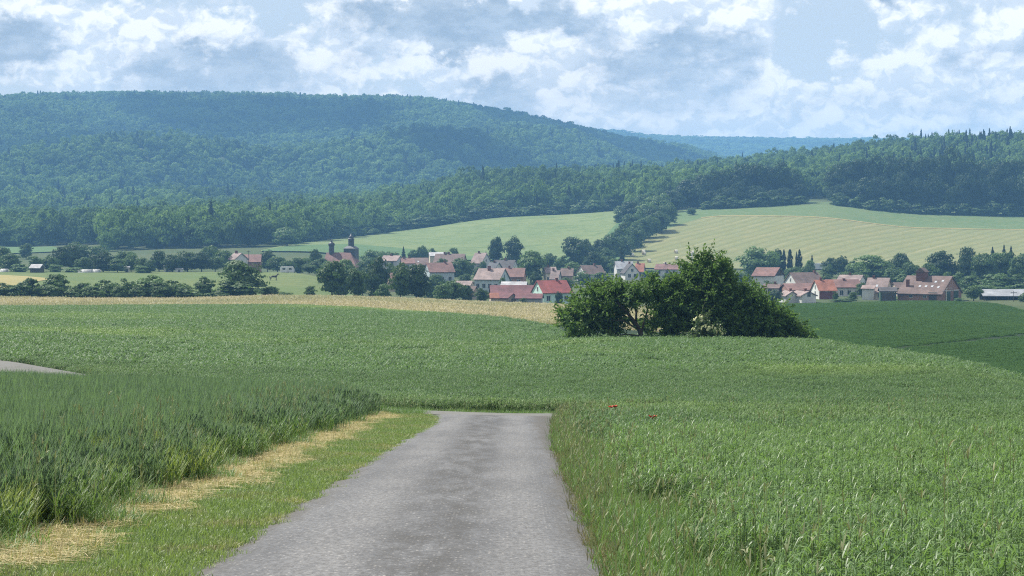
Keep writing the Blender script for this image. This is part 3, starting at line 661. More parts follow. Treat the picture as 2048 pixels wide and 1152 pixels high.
def pix_line(pts, D0, D1):
    out = []
    for (u, v) in pts:
        D = d_at(u, v, D0, D1); out.append((xz(u, D), D))
    return np.array(out)
TRAM = [pix_line([(1560,652),(1620,645),(1700,632),(1800,621),(1880,616)], 180, 480), pix_line([(1740,706),(1800,700),(1900,690),(2048,673),(2200,655)], 175, 460)]
def seg_dist(P, L):
    d = np.full(len(P), 1e9)
    for i in range(len(L) - 1):
        a, b = L[i], L[i+1]; ab = b - a; t = np.clip(((P - a) @ ab) / (ab @ ab), 0, 1)
        d = np.minimum(d, np.linalg.norm(P - (a + t[:, None] * ab), axis=1))
    return d
def dark_pred(x, y):
    P = np.stack([x, y], 1); s = 1024 + F_PX * x / y
    ok = (y > interp(DARK_LO, s)) & (y < interp(DARK_HI, s) - .5)
    for L in TRAM: ok &= (seg_dist(P, L) > 1.15)
    return ok
scatter('dark_crop_plants', 'dark_crop', 4, 1.15, 1500, 2350, 150, 526, 21, 'dark green crop on the slope below the brick barn', 'crop', dark_pred)
def straw_pred(x, y):
    s = 1024 + F_PX * x / y; return (y > interp(STRAW_LO, s) + 1) & (y < interp(STRAW_HI, s) - 1)
scatter('barley_plants', 'barley', 4, 1.9, -300, 1480, 285, 502, 22, 'ripe yellow barley strip in front of the village', 'barley', straw_pred)

# ------------------------------------------------------------------ tree prototypes
def quads(c, nrm, size, r, aspect=.7):
    n = len(c); t = r.normal(size=(n, 3)); nrm = nrm / np.linalg.norm(nrm, axis=1)[:, None]
    a = np.cross(nrm, t); a /= (np.linalg.norm(a, axis=1)[:, None] + 1e-9); b = np.cross(nrm, a)
    a = a * size[:, None] / 2; b = b * size[:, None] / 2 * aspect
    Vt = np.stack([c - a, c - b * 1.0, c + a, c + b], 1).reshape(-1, 3)
    return Vt, np.arange(n * 4).reshape(n, 4)
def crown_mesh(name, seed, shape, ncl, nlf, ls, mat, cr0=.10, cr1=.19, jit=.42):
    r = np.random.default_rng(seed); C = []; Nn = []; S = []
    if shape in ('round', 'bush', 'tall'):
        cz, rz = {'round': (.51, .53), 'bush': (.44, .60), 'tall': (.45, .61)}[shape]
        d = r.normal(size=(ncl, 3)); d /= np.linalg.norm(d, axis=1)[:, None]
        lump = 1 + .22 * np.sin(d[:, 0] * 4 + seed) * np.sin(d[:, 2] * 5 + seed * 2) + .12 * np.sin(d[:, 1] * 7 + seed)
        rad = np.minimum(r.uniform(.58, .84, ncl) * lump, .86)
        cen = d * rad[:, None] * np.array([.5, .5, rz]); cen[:, 2] += cz
        if shape == 'round':
            k = cen[:, 2] < .3; cen[k, :2] *= 1.05
        cr = r.uniform(cr0, cr1, ncl)
        # a few inner clumps so that the crown is not hollow
        for i in range(ncl):
            n = r.normal(size=(nlf, 3)); n[:, 2] = np.abs(n[:, 2]) * .9 + n[:, 2] * .1; n /= np.linalg.norm(n, axis=1)[:, None]
            p = cen[i] + n * cr[i] * r.uniform(.55, 1.1, nlf)[:, None] * np.array([1.15, 1.15, .8])
            C.append(p); Nn.append(n * .8 + d[i] * .35 + r.normal(size=(nlf, 3)) * jit); S.append(ls * r.uniform(.6, 1.35, nlf))
        ni = ncl * nlf // 6; p = r.normal(size=(ni, 3)); p /= np.linalg.norm(p, axis=1)[:, None]
        C.append(p * r.uniform(.1, .6, ni)[:, None] * np.array([.5, .5, rz]) + np.array([0, 0, cz])); Nn.append(r.normal(size=(ni, 3))); S.append(ls * r.uniform(1, 1.6, ni))
    else:
        n = ncl * nlf; z = r.uniform(.04, 1, n) ** 1.15
        if shape == 'cone': rad = .5 * (1 - z) ** .85 * (.70 + .30 * np.sin(z * 46 + seed)) + .012
        else: rad = .5 * np.minimum(1, (1.02 - z) * 3.2) ** .6 * np.minimum(1, .55 + z * 1.6) * (.85 + .15 * np.sin(z * 25 + seed))
        a = r.uniform(0, 2*math.pi, n); lob = 1 + .16 * np.sin(a * 5 + z * 9 + seed); q = r.uniform(.35, 1.05, n) ** .6
        p = np.stack([np.cos(a) * rad * q * lob, np.sin(a) * rad * q * lob, z * (.96 if shape == 'cone' else .98)], 1)
        nn = np.stack([np.cos(a), np.sin(a), np.full(n, .8)], 1) + r.normal(size=(n, 3)) * .5
        C.append(p); Nn.append(nn); S.append(ls * r.uniform(.6, 1.3, n) * (1.15 - .5 * z))
    Vt, Fq = quads(np.concatenate(C), np.concatenate(Nn), np.concatenate(S), r)
    return np_mesh(name, Vt, Fq, MATS[mat])
def trunk_mesh(name, seed, shape):
    r = random.Random(seed); b = MB(); top = .62 if shape in ('round', 'tall') else (.4 if shape == 'bush' else .9)
    b.tube([(0,0,-.06),(.005,.0,.1),(.01,-.01,.3),(0,.01,top)], [.035,.027,.022,.008], 7)
    if shape in ('round', 'tall', 'bush'):
        for k in range(5):
            a = k * 1.26 + r.uniform(-.3, .3); z = r.uniform(.16, .4); rr_ = r.uniform(.18, .33)
            b.tube([(0,0,z),(math.cos(a)*rr_*.5, math.sin(a)*rr_*.5, z+.12),(math.cos(a)*rr_, math.sin(a)*rr_, z+.28)], [.015,.010,.004], 5)
    return b.mesh(name, MATS['bark'], True)
KIND = {}
def kinds(key, shape, n, ncl, nlf, ls, mat, seed, c0=.11, c1=.20, jit=.34):
    KIND[key] = [(crown_mesh('crown', seed + i, shape, ncl, nlf, ls, mat, c0, c1, jit), trunk_mesh('trunk', seed + i, shape)) for i in range(n)]
kinds('oak', 'round', 5, 60, 50, .078, 'tree_leaf', 200)
kinds('pale', 'round', 3, 60, 50, .074, 'tree_leaf_pale', 220)
kinds('dark', 'round', 4, 60, 50, .078, 'tree_leaf_dark', 240)
kinds('tall', 'tall', 5, 44, 80, .064, 'grove_leaf', 260, .13, .23, .3)
kinds('bush', 'bush', 6, 42, 44, .10, 'tree_leaf', 280)
kinds('bushpale', 'bush', 2, 42, 44, .10, 'tree_leaf_pale', 300)
kinds('cone', 'cone', 3, 40, 40, .11, 'conifer_leaf', 320)
kinds('column', 'column', 3, 40, 36, .14, 'conifer_leaf', 340)
TR = random.Random(77); TREE_N = 0
def tree(kind, u, vtop, D, wpx, label, group=None, name=None, cat='tree', rz=None):
    """tree standing at column u, distance D, its top reaching row vtop, wpx wide"""
    global TREE_N
    x, y = xz(u, D), D; z = Hs(x, y); h = max(1.2, zv(vtop, D) - z); w = wpx * D / F_PX * (1.25 if kind.startswith('bush') else 1.12)
    nm = name or {'oak': 'broadleaf_tree', 'pale': 'broadleaf_tree', 'dark': 'broadleaf_tree', 'tall': 'forest_tree', 'bush': 'hedge_bush', 'bushpale': 'hedge_bush', 'cone': 'conifer_tree', 'column': 'cypress_tree'}[kind]
    t = empty(nm, (x, y, z), TR.uniform(0, 6.28) if rz is None else rz); t.scale = (w, w, h)
    pr = KIND[kind][TREE_N % len(KIND[kind])]; TREE_N += 1
    mesh_obj('trunk', pr[1], None, t); mesh_obj('crown', pr[0], None, t)
    return tag(t, label, cat, group)
ORD = ['first','second','third','fourth','fifth','sixth','seventh','eighth','ninth','tenth','eleventh','twelfth','thirteenth','fourteenth','fifteenth','sixteenth','seventeenth','eighteenth','nineteenth','twentieth']
ORD += ['twenty-' + o for o in ORD[:9]] + ['thirtieth'] + ['thirty-' + o for o in ORD[:9]] + ['fortieth'] + ['forty-' + o for o in ORD[:9]]

# ------------------------------------------------------------------ forests (one mass each)
def forest_protos(key, ncl, nlf, ls, mats=('forest_leaf', 'conifer_leaf')):
    ms = [crown_mesh('forest_crown', 400 + i, 'round', ncl, nlf, ls, mats[0], .15, .25, .2) for i in range(5)] + [crown_mesh('forest_crown', 410 + i, 'cone', ncl, nlf, ls * 1.2, mats[1]) for i in range(2)]
    protos(key, ms)
forest_protos('forest_near', 18, 44, .105)
forest_protos('forest_far', 10, 34, .14)
FOREST_LO = [(-1200,1235),(130,1235),(175,1190),(215,1085),(500,1085),(545,1100),(600,1155),(700,1246),(800,1337),(900,1352),(1000,1362),(1240,1362),(1300,1300),(1380,1300),(1420,1330),(1600,1330),(1615,1370),(1650,1370),(1665,1340),(2900,1340)]
def forest(name, key, step, s0, s1, D0, D1, seed, label, hh, conifer, pred=None, wmul=1.12):
    def pr(x, y):
        s = 1024 + F_PX * x / y; ok = y > interp(FOREST_LO, s)
        return ok & pred(x, y, s) if pred is not None else ok
    P, r = grid_points(step, s0, s1, D0, D1, seed, pr, 1.3); n = len(P)
    P3 = np.stack([P[:, 0], P[:, 1], H(P[:, 0], P[:, 1]) - 1.0], 1)
    rot = np.zeros((n, 3)); rot[:, 2] = r.uniform(0, 6.28, n)
    cf = r.uniform(0, 1, n) < conifer(P[:, 0], P[:, 1])
    sz = np.exp(r.normal(0, .13, n)); h = r.uniform(*hh, n) * np.where(cf, 1.15, 1) * sz ** .4; w = np.where(cf, r.uniform(.8, 1.1, n), r.uniform(.9, 1.45, n) * sz) * step * wmul
    pick = np.where(cf, r.integers(5, 7, n), r.integers(0, 5, n))
    scatter_obj(name, key, P3, rot, np.stack([w, w, h], 1), pick, label, 'forest')
def con1(x, y):
    s = 1024 + F_PX * x / y; return np.clip(.02 + .22 * (np.sin(x / 60) * np.sin(y / 90) > .3) * sstep(s, 700, 1300) + .38 * sstep(s, 1780, 1950) * sstep(y, 1550, 1680), 0, .85)
forest('forest', 'forest_near', 8.6, -350, 2400, 1080, 1750, 31, 'mixed wood on the nearer ridge behind the village', (11, 21), con1)
forest('forest', 'forest_near', 8.0, 500, 2400, 1750, 2120, 32, 'wood along the crest of the nearer ridge', (12, 21), con1)
forest('forest', 'forest_far', 11.5, -420, 1300, 1750, 3000, 33, 'hazy blue green forest on the lower slopes of the big hill', (12, 23), lambda x, y: np.full_like(x, .06), lambda x, y, s: (s < 520) | (y > 2120))
forest('forest', 'forest_far', 12.0, -420, 1650, 3000, 4350, 34, 'hazy forest covering the long ridge of the big hill', (13, 20), lambda x, y: np.full_like(x, .04))
forest('forest', 'forest_far', 20, 1080, 1980, 4350, 6650, 36, 'dark hazy woods sloping up to the horizon ridge', (12, 18), lambda x, y: np.full_like(x, .05), lambda x, y, s: (s > 1250) | (y > 4700), 1.3)
forest('forest', 'forest_far', 15, 1050, 2200, 6600, 7300, 35, 'distant wooded ridge on the horizon', (9, 13), lambda x, y: np.full_like(x, .1), None, 1.5)

# ------------------------------------------------------------------ buildings
for nm, c in dict(wall_white=(.58,.58,.55), wall_mint=(.50,.68,.60), wall_cream=(.58,.52,.40), wall_tan=(.42,.34,.26), wall_brick=(.30,.17,.13), wall_grey=(.40,.41,.42),
                  wall_bluegrey=(.42,.48,.50), wall_timber=(.075,.065,.06), wall_darkred=(.16,.055,.05), wall_green=(.05,.09,.06), metal_white=(.72,.73,.74), canvas_white=(.45,.45,.43), concrete=(.35,.34,.32)).items():
    plain(nm, c, tuple(v * .82 for v in c), .35, .85, .2, .2, 3.0)
def roof_mat(name, c, rough=.75):
    m, nt, out = new_mat(name); tc = nt.n('ShaderNodeTexCoord').outputs['Object']
    col = nt.mix(nt.ss(nt.noise(tc, .35, 6, .7), .3, .7), tuple(v * .62 for v in c), tuple(min(1, v * 1.3) for v in c))
    col = nt.mix(nt.m('MULTIPLY', nt.ss(nt.noise(tc, 3.0, 3, .7), .5, .75), .4), col, tuple(v * .5 + .03 for v in c))
    sp = nt.n('ShaderNodeSeparateXYZ'); nt.put(sp.inputs[0], tc)
    row = nt.m('SINE', nt.m('MULTIPLY', sp.outputs[2], 26.0)); colm = nt.m('SINE', nt.m('MULTIPLY', sp.outputs[0], 24.0))
    b = principled(nt, col, rough, .3); bp = nt.n('ShaderNodeBump'); bp.inputs['Strength'].default_value = .5; bp.inputs['Distance'].default_value = .05
    nt.put(bp.inputs['Height'], nt.m('ADD', row, colm)); nt.t.links.new(bp.outputs[0], b.inputs['Normal']); nt.t.links.new(b.outputs[0], out.inputs[0])
for nm, c in dict(roof_red=(.25,.065,.058), roof_darkred=(.13,.048,.050), roof_redbrown=(.165,.088,.075), roof_brown=(.135,.092,.080), roof_orange=(.27,.105,.068), roof_pinkgrey=(.24,.18,.165),
                  roof_slate=(.085,.09,.10), roof_grey=(.24,.25,.27), roof_pale=(.36,.36,.37), roof_dark=(.065,.06,.062)).items(): roof_mat(nm, c)
def glass():
    m, nt, out = new_mat('window_glass'); b = principled(nt, (.02,.025,.03), .08, .5); nt.t.links.new(b.outputs[0], out.inputs[0])
    m, nt, out = new_mat('roof_glass'); b = principled(nt, (.40,.42,.44), .25, .5); nt.t.links.new(b.outputs[0], out.inputs[0])
glass()
plain('frame_white', (.55,.55,.53)); plain('brick_chimney', (.17,.075,.06), None, 2.0); plain('slate_dark', (.045,.048,.055), (.03,.032,.038), .8, .5, .4); plain('rafter', (.06,.05,.045))
plain('metal_dark', (.05,.05,.055), None, 1, .5); plain('metal_grey', (.3,.31,.32), None, 1, .5)

def wall_map(side, L, W):
    if side == 'f': return lambda a, n, z: (-L/2 + a * L, -W/2 - n, z)
    if side == 'b': return lambda a, n, z: (L/2 - a * L, W/2 + n, z)
    if side == 'l': return lambda a, n, z: (-L/2 - n, W/2 - a * W, z)
    return lambda a, n, z: (L/2 + n, -W/2 + a * W, z)
def panel(mp, ln, a, z, w, h, n0, n1):
    """box on a wall: centre fraction a, sill height z, width w, height h, from n0 to n1 out of the wall"""
    da = w / 2 / ln; b = MB(); P = []
    for n in (n0, n1):
        P += [mp(a - da, n, z), mp(a + da, n, z), mp(a + da, n, z + h), mp(a - da, n, z + h)]
    return b.add(P, [(3,2,1,0),(4,5,6,7),(0,1,5,4),(1,2,6,5),(2,3,7,6),(3,0,4,7)])
def window(parent, side, L, W, a, z, w=1.0, h=1.3):
    mp = wall_map(side, L, W); ln = L if side in 'fb' else W
    b = MB(); t = .08
    for (da, dz, ww, hh) in ((0, -t, w + 2*t, t), (0, h, w + 2*t, t), (-(w+t)/2/ln, 0, t, h), ((w+t)/2/ln, 0, t, h), (0, 0, .06, h)):
        q = panel(mp, ln, a + da, z + dz, ww, hh, -.02, .05); b.add(q.v, q.f)
    f = b.build('window', MATS['frame_white'], parent)
    panel(mp, ln, a, z, w - .01, h - .01, -.02, .018).build('pane', MATS['window_glass'], f); return f
def door(parent, side, L, W, a, w, h, mat='wall_timber'):
    mp = wall_map(side, L, W); ln = L if side in 'fb' else W
    d = panel(mp, ln, a, -.05, w, h, -.02, .06).build('door', MATS[mat], parent)
    panel(mp, ln, a, h - .02, w + .3, .18, -.02, .09).build('lintel', MATS['concrete'], d); return d
def roof_mesh(L, W, e, rdg, over=.45, th=.22, hip=(0, 0), off=0.0):
    """off shifts the ridge in y; hip = share of each end that slopes"""
    o = over; sl = (rdg - e) / (W / 2)
    x0, x1 = -L/2 - (.3 if not hip[0] else o), L/2 + (.3 if not hip[1] else o); y0, y1 = -W/2 - o, W/2 + o; ze = e - sl * o * .8
    r0 = x0 + hip[0] * W / 2 * (1 if hip[0] else 0); r1 = x1 - hip[1] * W / 2 * (1 if hip[1] else 0)
    zb = []
    for dz in (0, th):
        zb += [(x0, y0, ze + dz), (x1, y0, ze + dz), (x1, y1, ze + dz), (x0, y1, ze + dz), (r0, 0, rdg + dz), (r1, 0, rdg + dz)]
    f = []
    top = [(6,7,11,10), (8,9,10,11), (7,8,11), (9,6,10)]; bot = [(0,4,5,1), (2,5,4,3), (1,5,2), (3,4,0)]
    if not hip[0]: top.pop(3); bot.pop(3); f += [(0,6,10,4), (4,10,9,3)]
    else: f += [(3,0,6,9)[::-1]]
    if not hip[1]: top.pop(2); bot.pop(2); f += [(1,5,11,7), (5,2,8,11)]
    else: f += [(1,2,8,7)]
    f += [(0,1,7,6), (2,3,9,8)]
    return MB().add(zb, top + bot + f)
def wall_mesh(L, W, e, rdg, hip=(0, 0)):
    b = MB(); x0, x1, y0, y1 = -L/2, L/2, -W/2, W/2
    v = [(x0,y0,-1.5),(x1,y0,-1.5),(x1,y1,-1.5),(x0,y1,-1.5),(x0,y0,e),(x1,y0,e),(x1,y1,e),(x0,y1,e)]
    f = [(0,1,5,4),(2,3,7,6)]
    if not hip[1]: v.append((x1, 0, rdg)); f.append((1,2,6,len(v)-1,5))
    else: f.append((1,2,6,5))
    if not hip[0]: v.append((x0, 0, rdg)); f.append((3,0,4,len(v)-1,7))
    else: f.append((3,0,4,7))
    return b.add(v, f)
def house(label, u0, u1, vr, ve, D, g, side, wall, roof, W=8.0, wins=3, gwins=2, chim=(), sky=(), hip=(0, 0), cat='house', name='village_house', doors=(), storeys=None, yaw=None, Lm=None, gz=None, win_z=None, gable_wall=None):
    span = (u1 - u0) * D / F_PX; gm = min(g * D / F_PX, W * .95)
    th = math.asin(gm / W) if yaw is None else yaw
    L = (span - gm) / math.cos(th) if Lm is None else Lm
    if side == 'r' and yaw is None: th = -th
    x = xz((u0 + u1) / 2, D); z = Hs(x, D)
    e = max(1.9, zv(ve, D) - z); rdg = max(e + 1.0, zv(vr, D) - z)
    if yaw is None:   # the near eave line stands in front of the ridge: same rows, real depth
        e = max(1.9, zv(ve, D - W / 2) - z)
    t = empty(name, (x, D, z), th)
    wl = wall_mesh(L, W, e, rdg, hip).build('wall', MATS[wall], t)
    rf = roof_mesh(L, W, e, rdg, hip=hip).build('roof', MATS[roof], t)
    if gable_wall:
        mp = wall_map(side, L, W); sg = L/2 + .03 if side == 'r' else -L/2 - .03
        MB().add([(sg,-W/2,e),(sg,W/2,e),(sg,0,rdg),(sg*.999-.0,-W/2,e)], [(0,1,2) if side == 'r' else (0,2,1)]).build('gable_cladding', MATS[gable_wall], t)
    st = storeys or (2 if e > 4.6 else 1)
    if wins:
        for s in range(st):
            for k in range(wins):
                zz = (win_z if win_z else (e / st) * s + (e / st) * .32)
                if zz + 1.3 < e: window(t, 'f', L, W, (k + .5 + .06 * math.sin(k * 5 + L)) / wins, zz)
    vis = side if side in 'lr' else 'r'
    for k in range(gwins):
        window(t, vis, L, W, .30 + .40 * k if gwins > 1 else .5, (e * .35 if gz is None else gz), .95, 1.25)
    if gwins and rdg - e > 2.2: window(t, vis, L, W, .5, e + (rdg - e) * .12, .8, 1.0)
    if not chim and cat == 'house': chim = ((.2 + .6 * ((u0 * 7) % 10) / 10, 0, .6, .75),)
    for (fx, fy, w, h) in chim:
        cz = rdg - abs(fy) * (rdg - e); cx = -L/2 + fx * L; cy = fy * W / 2
        c = MB().box(cx - w/2, cx + w/2, cy - w/2, cy + w/2, cz - .6, cz + h); c.box(cx - w/2 - .06, cx + w/2 + .06, cy - w/2 - .06, cy + w/2 + .06, cz + h - .002, cz + h + .12)
        c.build('chimney', MATS['brick_chimney'], rf)
    sl = (rdg - e) / (W / 2)
    for (fx, fy) in sky:
        cx = -L/2 + fx * L; y0 = -fy * W/2; z0 = rdg - fy * (rdg - e) + .22
        dy = .34; hw = .3
        MB().add([(cx-hw, y0-dy, z0-sl*dy), (cx+hw, y0-dy, z0-sl*dy), (cx+hw, y0+dy, z0+sl*dy), (cx-hw, y0+dy, z0+sl*dy),
                  (cx-hw, y0-dy, z0-sl*dy+.1), (cx+hw, y0-dy, z0-sl*dy+.1), (cx+hw, y0+dy, z0+sl*dy+.1), (cx-hw, y0+dy, z0+sl*dy+.1)],
                 [(4,5,6,7),(0,1,5,4),(1,2,6,5),(2,3,7,6),(3,0,4,7)]).build('skylight', MATS['roof_glass'], rf)
    for (sd, a, w, h) in doors: door(t, sd, L, W, a, w, h)
    t['label'] = label; t['category'] = cat
    return t, L, W, e, rdg

# farm at the edge of the dark field: big brick barn with a roof turret
def brick_barn():
    t, L, W, e, rdg = house('large brick barn with a boxy brick roof turret above the dark crop', 1792, 1928, 553, 588, 612, 58, 'r', 'wall_brick', 'roof_brown', W=15.0, wins=0, gwins=0,
        chim=((.14, -.62, .75, 1.9),), sky=((.42,.62),(.56,.62),(.70,.62),(.85,.66),(.72,.36),(.87,.30)), cat='barn', name='brick_barn', doors=(('f', .80, 2.2, 2.4),))
    tx = -L/2 + .36 * L; b = MB(); b.box(tx-1.25, tx+1.25, -2.4, .1, rdg-2.2, rdg+1.3)
    tw = b.build('roof_turret', MATS['brick_chimney'], t)
    MB().add([(tx-1.5,-2.65,rdg+1.25),(tx+1.5,-2.65,rdg+1.25),(tx+1.5,.35,rdg+1.25),(tx-1.5,.35,rdg+1.25),(tx,-2.65,rdg+2.45),(tx,.35,rdg+2.45)],
             [(0,3,2,1),(0,1,4),(2,3,5),(1,2,5,4),(3,0,4,5)]).build('turret_roof', MATS['roof_brown'], tw)
    for (a, z) in ((.30, 1.0), (.62, 1.0), (.30, 2.2)): window(t, 'f', L, W, a, min(z, e - 1.0), .9, .7)
    for a in (.32, .72): door(t, 'r', L, W, a, 3.6, 2.7, 'wall_green')
    mp = wall_map('r', L, W); panel(mp, W, .5, 2.85, W * .92, .18, .01, .08).build('gable_beam', MATS['frame_white'], t)
brick_barn()
def farmhouse():
    t, L, W, e, rdg = house('cream farmhouse with brown roof and dormer beside the brick barn', 1727, 1789, 557, 584, 622, 24, 'r', 'wall_cream', 'roof_pinkgrey', W=8.5, wins=2, gwins=2, sky=((.52,.62),), chim=((.25,0,.6,.7),), name='farmhouse')
    MB().box(-L/2-.4, -L/2+2.8, -W/2-1.6, -W/2-.01, -.5, 3.1).build('porch', MATS['wall_white'], t)
    MB().add([(-L/2-.7,-W/2-2,3.0),(-L/2+3.1,-W/2-2,3.0),(-L/2+3.1,-W/2-.02,3.9),(-L/2-.7,-W/2-.02,3.9),(-L/2-.7,-W/2-2,3.15),(-L/2+3.1,-W/2-2,3.15),(-L/2+3.1,-W/2-.02,4.05),(-L/2-.7,-W/2-.02,4.05)],
             [(3,2,1,0),(4,5,6,7),(0,1,5,4),(1,2,6,5),(2,3,7,6),(3,0,4,7)]).build('porch_roof', MATS['roof_pinkgrey'], t)
farmhouse()
house('dark green clad garage between cream farmhouse and brick barn', 1758, 1793, 578, 583, 606, 4, 'r', 'wall_green', 'roof_dark', W=6, wins=0, gwins=0, cat='garage', name='garage', doors=(('f', .5, 3.4, 2.3),))
house('small dark roofed shed behind cream farmhouse near the barn eave', 1785, 1806, 566, 576, 650, 6, 'l', 'wall_tan', 'roof_brown', W=6, wins=1, gwins=0, cat='shed', name='farm_shed')
# open cart shed
def cart_shed():
    D = 612; u0, u1 = 1963, 2110; x0, x1 = xz(u0, D), xz(u1, D); xc = (x0 + x1) / 2; z = Hs(xc, D); t = empty('cart_shed', (xc, D, z), R(-3)); L = x1 - x0; W = 8
    hf = zv(592, D) - z; hb = zv(580.5, D) - z
    MB().add([(-L/2,-W/2,hf),(L/2,-W/2,hf),(L/2,W/2,hb),(-L/2,W/2,hb),(-L/2,-W/2,hf+.15),(L/2,-W/2,hf+.15),(L/2,W/2,hb+.15),(-L/2,W/2,hb+.15)],
             [(3,2,1,0),(4,5,6,7),(0,1,5,4),(1,2,6,5),(2,3,7,6),(3,0,4,7)]).build('roof', MATS['roof_grey'], t)
    MB().box(-L/2+.2, L/2-.2, W/2-.5, W/2-.2, -1.5, hb-.05).build('back_wall', MATS['wall_timber'], t)
    for k in range(7):
        px = -L/2 + .4 + k * (L - .8) / 6; MB().box(px-.12, px+.12, -W/2+.3, -W/2+.54, -1.5, hf-.02).build('post', MATS['rafter'], t)
    tag(t, 'long open cart shed with pale sheet roof at the field edge', 'shed')
cart_shed()
# right part of the village
house('tall barn with dark boarded gable and half-hipped tile roof', 1503, 1570, 536, 552, 690, 26, 'r', 'wall_white', 'roof_redbrown', W=10, wins=2, gwins=0, cat='barn', name='village_barn', gable_wall='wall_timber', storeys=1)
house('low brown roofed lean-to house in front of dark gabled barn', 1524, 1566, 569, 577, 655, 12, 'r', 'wall_white', 'roof_brown', W=7, wins=1, gwins=1)
house('wide brown roofed house with white gable behind the red barn', 1571, 1644, 546, 566, 700, 18, 'l', 'wall_white', 'roof_brown', W=9, wins=2, gwins=2, chim=((.9,0,.6,.7),))
house('long red roofed barn behind the two small white gables', 1563, 1634, 568, 592, 650, 10, 'l', 'wall_brick', 'roof_redbrown', W=10, wins=0, gwins=1, cat='barn', name='village_barn', doors=(('f', .9, 2, 2.4),))
house('tall house with bright orange roof and dark red boarded upper wall', 1626, 1669, 561, 581, 628, 9, 'l', 'wall_white', 'roof_orange', W=8, wins=2, gwins=1, storeys=1, win_z=.9)
house('long white house with brown roof beside the orange roof', 1650, 1718, 560, 575, 655, 4, 'l', 'wall_white', 'roof_redbrown', W=9, wins=4, gwins=0, chim=((.55,-.1,.7,.6),), storeys=2)
house('pale walled house with pink roof peeking over long white house', 1672, 1734, 551, 562, 715, 20, 'r', 'wall_white', 'roof_pinkgrey', W=9, wins=0, gwins=2)
house('small plain white gable house behind the dark field crest', 1566, 1589, 588.5, 598, 606, 20, 'f', 'wall_white', 'roof_pinkgrey', W=3.1, wins=0, gwins=0, yaw=R(-80), Lm=7, chim=((.75,0,.6,.8),), name='gable_cottage')
house('white gable cottage with one dark attic window and chimney', 1590, 1622, 583.5, 598, 604, 28, 'f', 'wall_white', 'roof_pinkgrey', W=4.2, wins=0, gwins=1, yaw=R(-72), Lm=7.5, chim=((.7,0,.6,.8),), gz=1.6, name='gable_cottage')
# the darker upper boarding of the orange roofed house
def boarding():
    for o in bpy.data.objects:
        if o.get('label', '').startswith('tall house with bright orange'):
            ww = [c for c in o.children if c.name.startswith('wall')][0].data; xs = [v.co for v in ww.vertices]
            L = max(v.x for v in xs) * 2; W = max(v.y for v in xs) * 2; e = xs[4].z
            mp = wall_map('f', L, W); panel(mp, L, .5, e - 2.6, L + .1, 2.2, .01, .09).build('upper_boarding', MATS['wall_darkred'], o)
boarding()
# middle of the village
house('mint green gabled house with bright red roof in the front row', 1064, 1142, 562, 585, 600, 22, 'l', 'wall_mint', 'roof_red', W=8, wins=3, gwins=2, gz=1.6)
house('long dark red barn roof in front row beside the mint house', 979, 1070, 571.5, 594, 612, 5, 'l', 'wall_brick', 'roof_darkred', W=11, wins=0, gwins=0, cat='barn', name='village_barn', doors=(('f', .35, 2.4, 2.4),))
house('small gabled shed with red roof below the dark red barn', 996, 1034, 588.5, 601, 580, 18, 'r', 'wall_tan', 'roof_darkred', W=4.5, wins=1, gwins=1, cat='shed', name='farm_shed', gz=.6)
house('low red brown shed in front of the mint gable', 1032, 1086, 597, 606, 578, 4, 'r', 'wall_grey', 'roof_darkred', W=5, wins=0, gwins=0, cat='shed', name='farm_shed')
house('tiny orange roofed hut at the straw field edge', 978, 997, 602, 606.5, 566, 4, 'l', 'wall_tan', 'roof_orange', W=3.5, wins=0, gwins=0, cat='shed', name='farm_shed')
house('large pale blue grey house with pinkish roof and chimney in mid village', 949, 1019, 538, 559, 690, 20, 'r', 'wall_bluegrey', 'roof_pinkgrey', W=9, wins=4, gwins=2, chim=((.42,-.15,.8,1.3),))
house('red roofed house behind the large pale blue grey house', 992, 1052, 537, 554, 740, 6, 'r', 'wall_brick', 'roof_redbrown', W=9, wins=3, gwins=0)
house('low building with pale grey roof behind the dark red barn', 1003, 1054, 564.5, 571.5, 650, 3, 'r', 'wall_grey', 'roof_pale', W=7, wins=0, gwins=0, cat='shed', name='farm_shed')
house('pink roofed half-timbered house with white balcony boards', 847, 909, 526.5, 544, 760, 14, 'l', 'wall_bluegrey', 'roof_redbrown', W=9, wins=3, gwins=2, storeys=1)
house('long brown roofed house with two white skylights near the church', 803, 857, 516.5, 530, 850, 4, 'l', 'wall_tan', 'roof_brown', W=9, wins=2, gwins=0, sky=((.42,.6),(.62,.6)))
house('wide brown barn roof with chimneys below the hill meadow', 868, 933, 508.5, 527, 900, 8, 'r', 'wall_tan', 'roof_brown', W=11, wins=0, gwins=1, chim=((.3,0,.7,.8),(.45,0,.7,.8)), cat='barn', name='village_barn')
house('barn with whitish sheet roof behind the wide brown barn', 857, 900, 505.5, 512, 935, 4, 'l', 'wall_cream', 'roof_pale', W=9, wins=0, gwins=0, cat='barn', name='village_barn')
house('white gabled house with pink roof standing alone by two tall trees', 942, 982, 506.5, 526, 905, 19, 'r', 'wall_white', 'roof_pinkgrey', W=8, wins=2, gwins=2, chim=((.3,0,.6,.8),))
house('dark slate roofed cottage with small white gable', 975, 1003, 526, 536, 800, 12, 'r', 'wall_white', 'roof_slate', W=7, wins=1, gwins=1)
house('long dark slate roofed house with half-timbered end gable', 985, 1036, 521, 536, 830, 12, 'r', 'wall_white', 'roof_dark', W=8, wins=3, gwins=2)
house('house with pale grey stepped roof left of the gully trees', 1086, 1113, 535, 546, 760, 6, 'l', 'wall_cream', 'roof_pinkgrey', W=8, wins=2, gwins=1)
house('narrow grey roofed cottage with steep gable beside the stepped roof', 1100, 1123, 542, 558, 735, 8, 'r', 'wall_white', 'roof_pinkgrey', W=6, wins=1, gwins=1)
